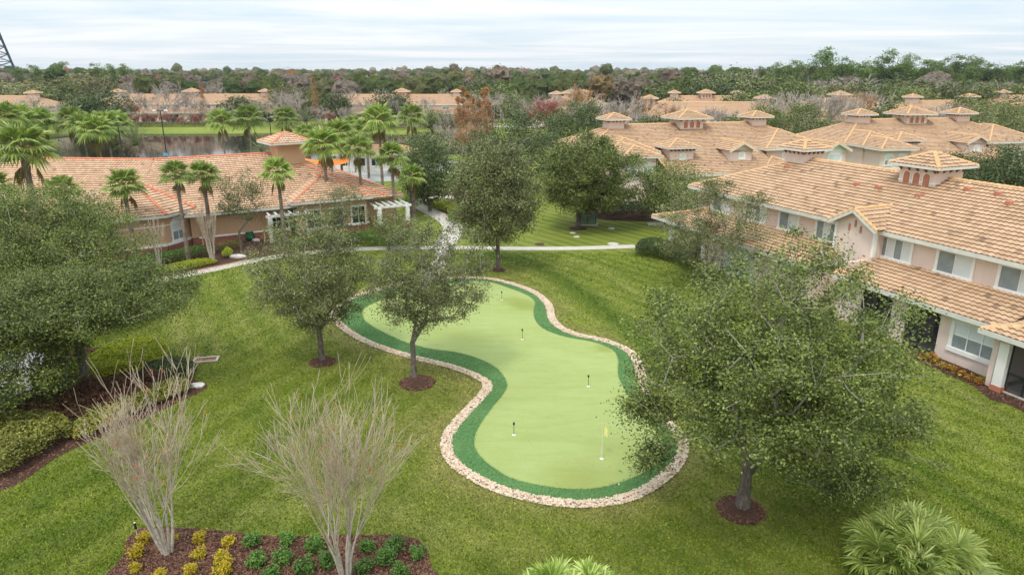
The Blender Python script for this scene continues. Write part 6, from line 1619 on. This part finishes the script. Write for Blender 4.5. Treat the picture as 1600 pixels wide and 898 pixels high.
def rock(px, py, sx, sy, sz, seed, lb, rz=0):
    rr = random.Random(seed); bmx = bmesh.new(); bmesh.ops.create_icosphere(bmx, subdivisions=3, radius=1)
    for v_ in bmx.verts:
        k = 1 + .18 * math.sin(3 * v_.co.x + seed) * math.cos(4 * v_.co.y) + rr.uniform(-.05, .05); v_.co = Vector((v_.co.x * sx * k, v_.co.y * sy * k, v_.co.z * sz * k))
    me = bpy.data.meshes.new('rock'); bmx.to_mesh(me); bmx.free(); me.materials.append(MATS['rock']); o = link(bpy.data.objects.new('rock', me)); x, y = G(px, py); o.location = (x, y, sz * .5); o.rotation_euler = (0, 0, rz); tag(o, lb, 'rock')
rock(307, 604, .42, .22, .13, 3, 'flat white rock at the tip of the left mulch bed', .2)
rock(372, 403, .62, .3, .22, 4, 'pale rock beside the sidewalk in the clubhouse bed', .1)
rock(400, 377, .3, .2, .18, 5, 'small pale rock beside the green pot by the clubhouse')
# path light
x, y = G(215, 840); r = empty('path_light', (x, y, 0)); tag(r, 'black path light on a stake at the corner of the front mulch bed', 'garden light')
MB().tube([(0, 0, 0), (0, 0, .34)], .012, 6).build('stake', 'fascia', r); MB().tube([(0, 0, .34), (0, 0, .36), (0, 0, .56), (0, 0, .58)], [.02, .038, .038, .03], 10).build('lamp_head', 'black_metal', r); MB().tube([(0, 0, .58), (0, 0, .6)], [.03, .02], 8).build('lens', 'trim_white', r)
# pots
for px, py, rr, m_, lb in ((391, 376, .42, 'green_plastic', 'dark green rounded pot at the foot of the clubhouse wall'),):
    x, y = G(px, py); r = empty('garden_pot', (x, y, 0)); tag(r, lb, 'pot'); MB().tube([(0, 0, 0), (0, 0, .3), (0, 0, .75), (0, 0, .8)], [rr * .6, rr, rr * .8, rr * .85], 14).build('pot', m_, r)
# lamp posts by the lake
for px, py, top, lb in ((258, 246, 173, 'tall black lamp post with blue sign at its foot beside the lake'), (191, 246, 196, 'shorter black lamp post left of the tall one'), (424, 218, 176, 'black lamp post above the clubhouse tower by the lake')):
    Y = 100 if px != 424 else 116; z = hz(px, top, Y); X = (px - CXP) * depth(Y, z / 2) / F_PX
    r = empty('lamp_post', (X, Y, 0)); tag(r, lb, 'lamp post', 'black lamp posts by the lake')
    MB().tube([(0, 0, 0), (0, 0, .4), (0, 0, .45), (0, 0, z)], [.14, .14, .09, .065], 8).build('pole', 'black_metal', r)
    MB().bar((-.8, 0, z), (.8, 0, z), .07).build('arm', 'black_metal', r)
    for s_ in (-1, 1): MB().box(s_ * .8 - .22, s_ * .8 + .22, -.16, .16, z - .06, z + .12).build('lamp_head', 'trim_white' if px == 258 else 'black_metal', r)
x, Y = (259 - CXP) * depth(100, 4) / F_PX + .3, 99.0
r = empty('blue_sign', (x, Y, 0)); tag(r, 'small blue sign on a post at the lamp post foot', 'sign'); z = hz(259, 243, Y)
MB().tube([(0, 0, 0), (0, 0, z)], .04, 6).build('post', 'black_metal', r); MB().box(-.3, .3, -.02, .02, z - .1, z + .35).build('sign_panel', 'canvas_blue', r)
# steel tower at the left edge
Yt = 330.0; xr = (19 - CXP) * depth(Yt, 10) / F_PX; tw = empty('steel_tower', (xr - 9, Yt, 0)); tag(tw, 'dark teal steel lattice tower rising at the left edge of the photo', 'tower')
Ht = 52.0; lg = MB(); br = MB()
def cor(i, z): k = 9 * (1 - z / (Ht * 1.25)); return [(k, -k), (k, k), (-k, k), (-k, -k)][i] + (z,)
for i in range(4): lg.bar(cor(i, 0), cor(i, Ht), .9)
nb = 16
for j in range(nb):
    z0, z1 = Ht * j / nb, Ht * (j + 1) / nb
    for i in range(4):
        k = (i + 1) % 4; br.bar(cor(i, z1), cor(k, z1), .22); br.bar(cor(i, z0), cor(k, z1), .2); br.bar(cor(k, z0), cor(i, z1), .2)
lg.build('legs', 'tower_steel', tw); br.build('bracing', 'tower_steel', tw)
# pool side
r = empty('pool_canopy', (-25, 92, 0), .2); tag(r, 'orange fabric canopy by the pool behind the clubhouse', 'canopy')
z1 = hz(505, 232, 92); X1 = (452 - CXP) * 92 / F_PX
v = []; n = 10
for i in range(n + 1):
    for j in range(n + 1):
        a, b = i / n * 2 - 1, j / n * 2 - 1; v.append((a * 3.2, b * 2.2, 2.7 + .9 * (1 - b * b) * .6 + .5 * a * a))
MB().mesh(v, [(i * (n + 1) + j, (i + 1) * (n + 1) + j, (i + 1) * (n + 1) + j + 1, i * (n + 1) + j + 1) for i in range(n) for j in range(n)]).build('canopy_cloth', 'canvas_orange', r, smooth=True)
for sx in (-1, 1):
    for sy in (-1, 1): MB().tube([(sx * 3.05, sy * 2.1, 0), (sx * 3.05, sy * 2.1, 3.2)], .06, 6).build('post', 'trim_white', r)
fn = empty('pool_fence', (-18, 101, 0), math.radians(8)); tag(fn, 'white picket fence around the pool behind the palms', 'fence')
mb = MB()
for i in range(90): mb.box(-11 + i * .25 - .03, -11 + i * .25 + .03, -.02, .02, .1, 1.35)
mb.build('pickets', 'trim_white', fn); MB().box(-11, 11.5, -.03, .03, 1.2, 1.28).box(-11, 11.5, -.03, .03, .2, .28).build('rails', 'trim_white', fn)
for i in range(8): MB().box(-11 + i * 3.2 - .08, -11 + i * 3.2 + .08, -.08, .08, 0, 1.5).build('post', 'trim_white', fn)
ph = House('pool_house', -21, 108, math.radians(4), 'low white pool building behind the palms', 'building', detail=0, tiles='far_tiles')
ph.W('white_stucco').box(-6, 6, -2.5, 2.5, 0, 2.6); ph.hip(-6.5, 6.5, -3, 3, 2.6, .35)
for i in range(5): ph.window(-4.6 + i * 2.3, .8, 1.3, 1.2, -2.5, 2, 1, style='dark')
ph.done()
fn = empty('white_fence', (-1, 192, 0), math.radians(-6)); tag(fn, 'white rail fence at the far end of the lake lawn', 'fence')
for i in range(7): MB().box(-9 + i * 3 - .08, -9 + i * 3 + .08, -.08, .08, 0, 1.2).build('post', 'trim_white', fn)
MB().box(-9, 9, -.04, .04, .5, .62).box(-9, 9, -.04, .04, 1.0, 1.12).build('rails', 'trim_white', fn)
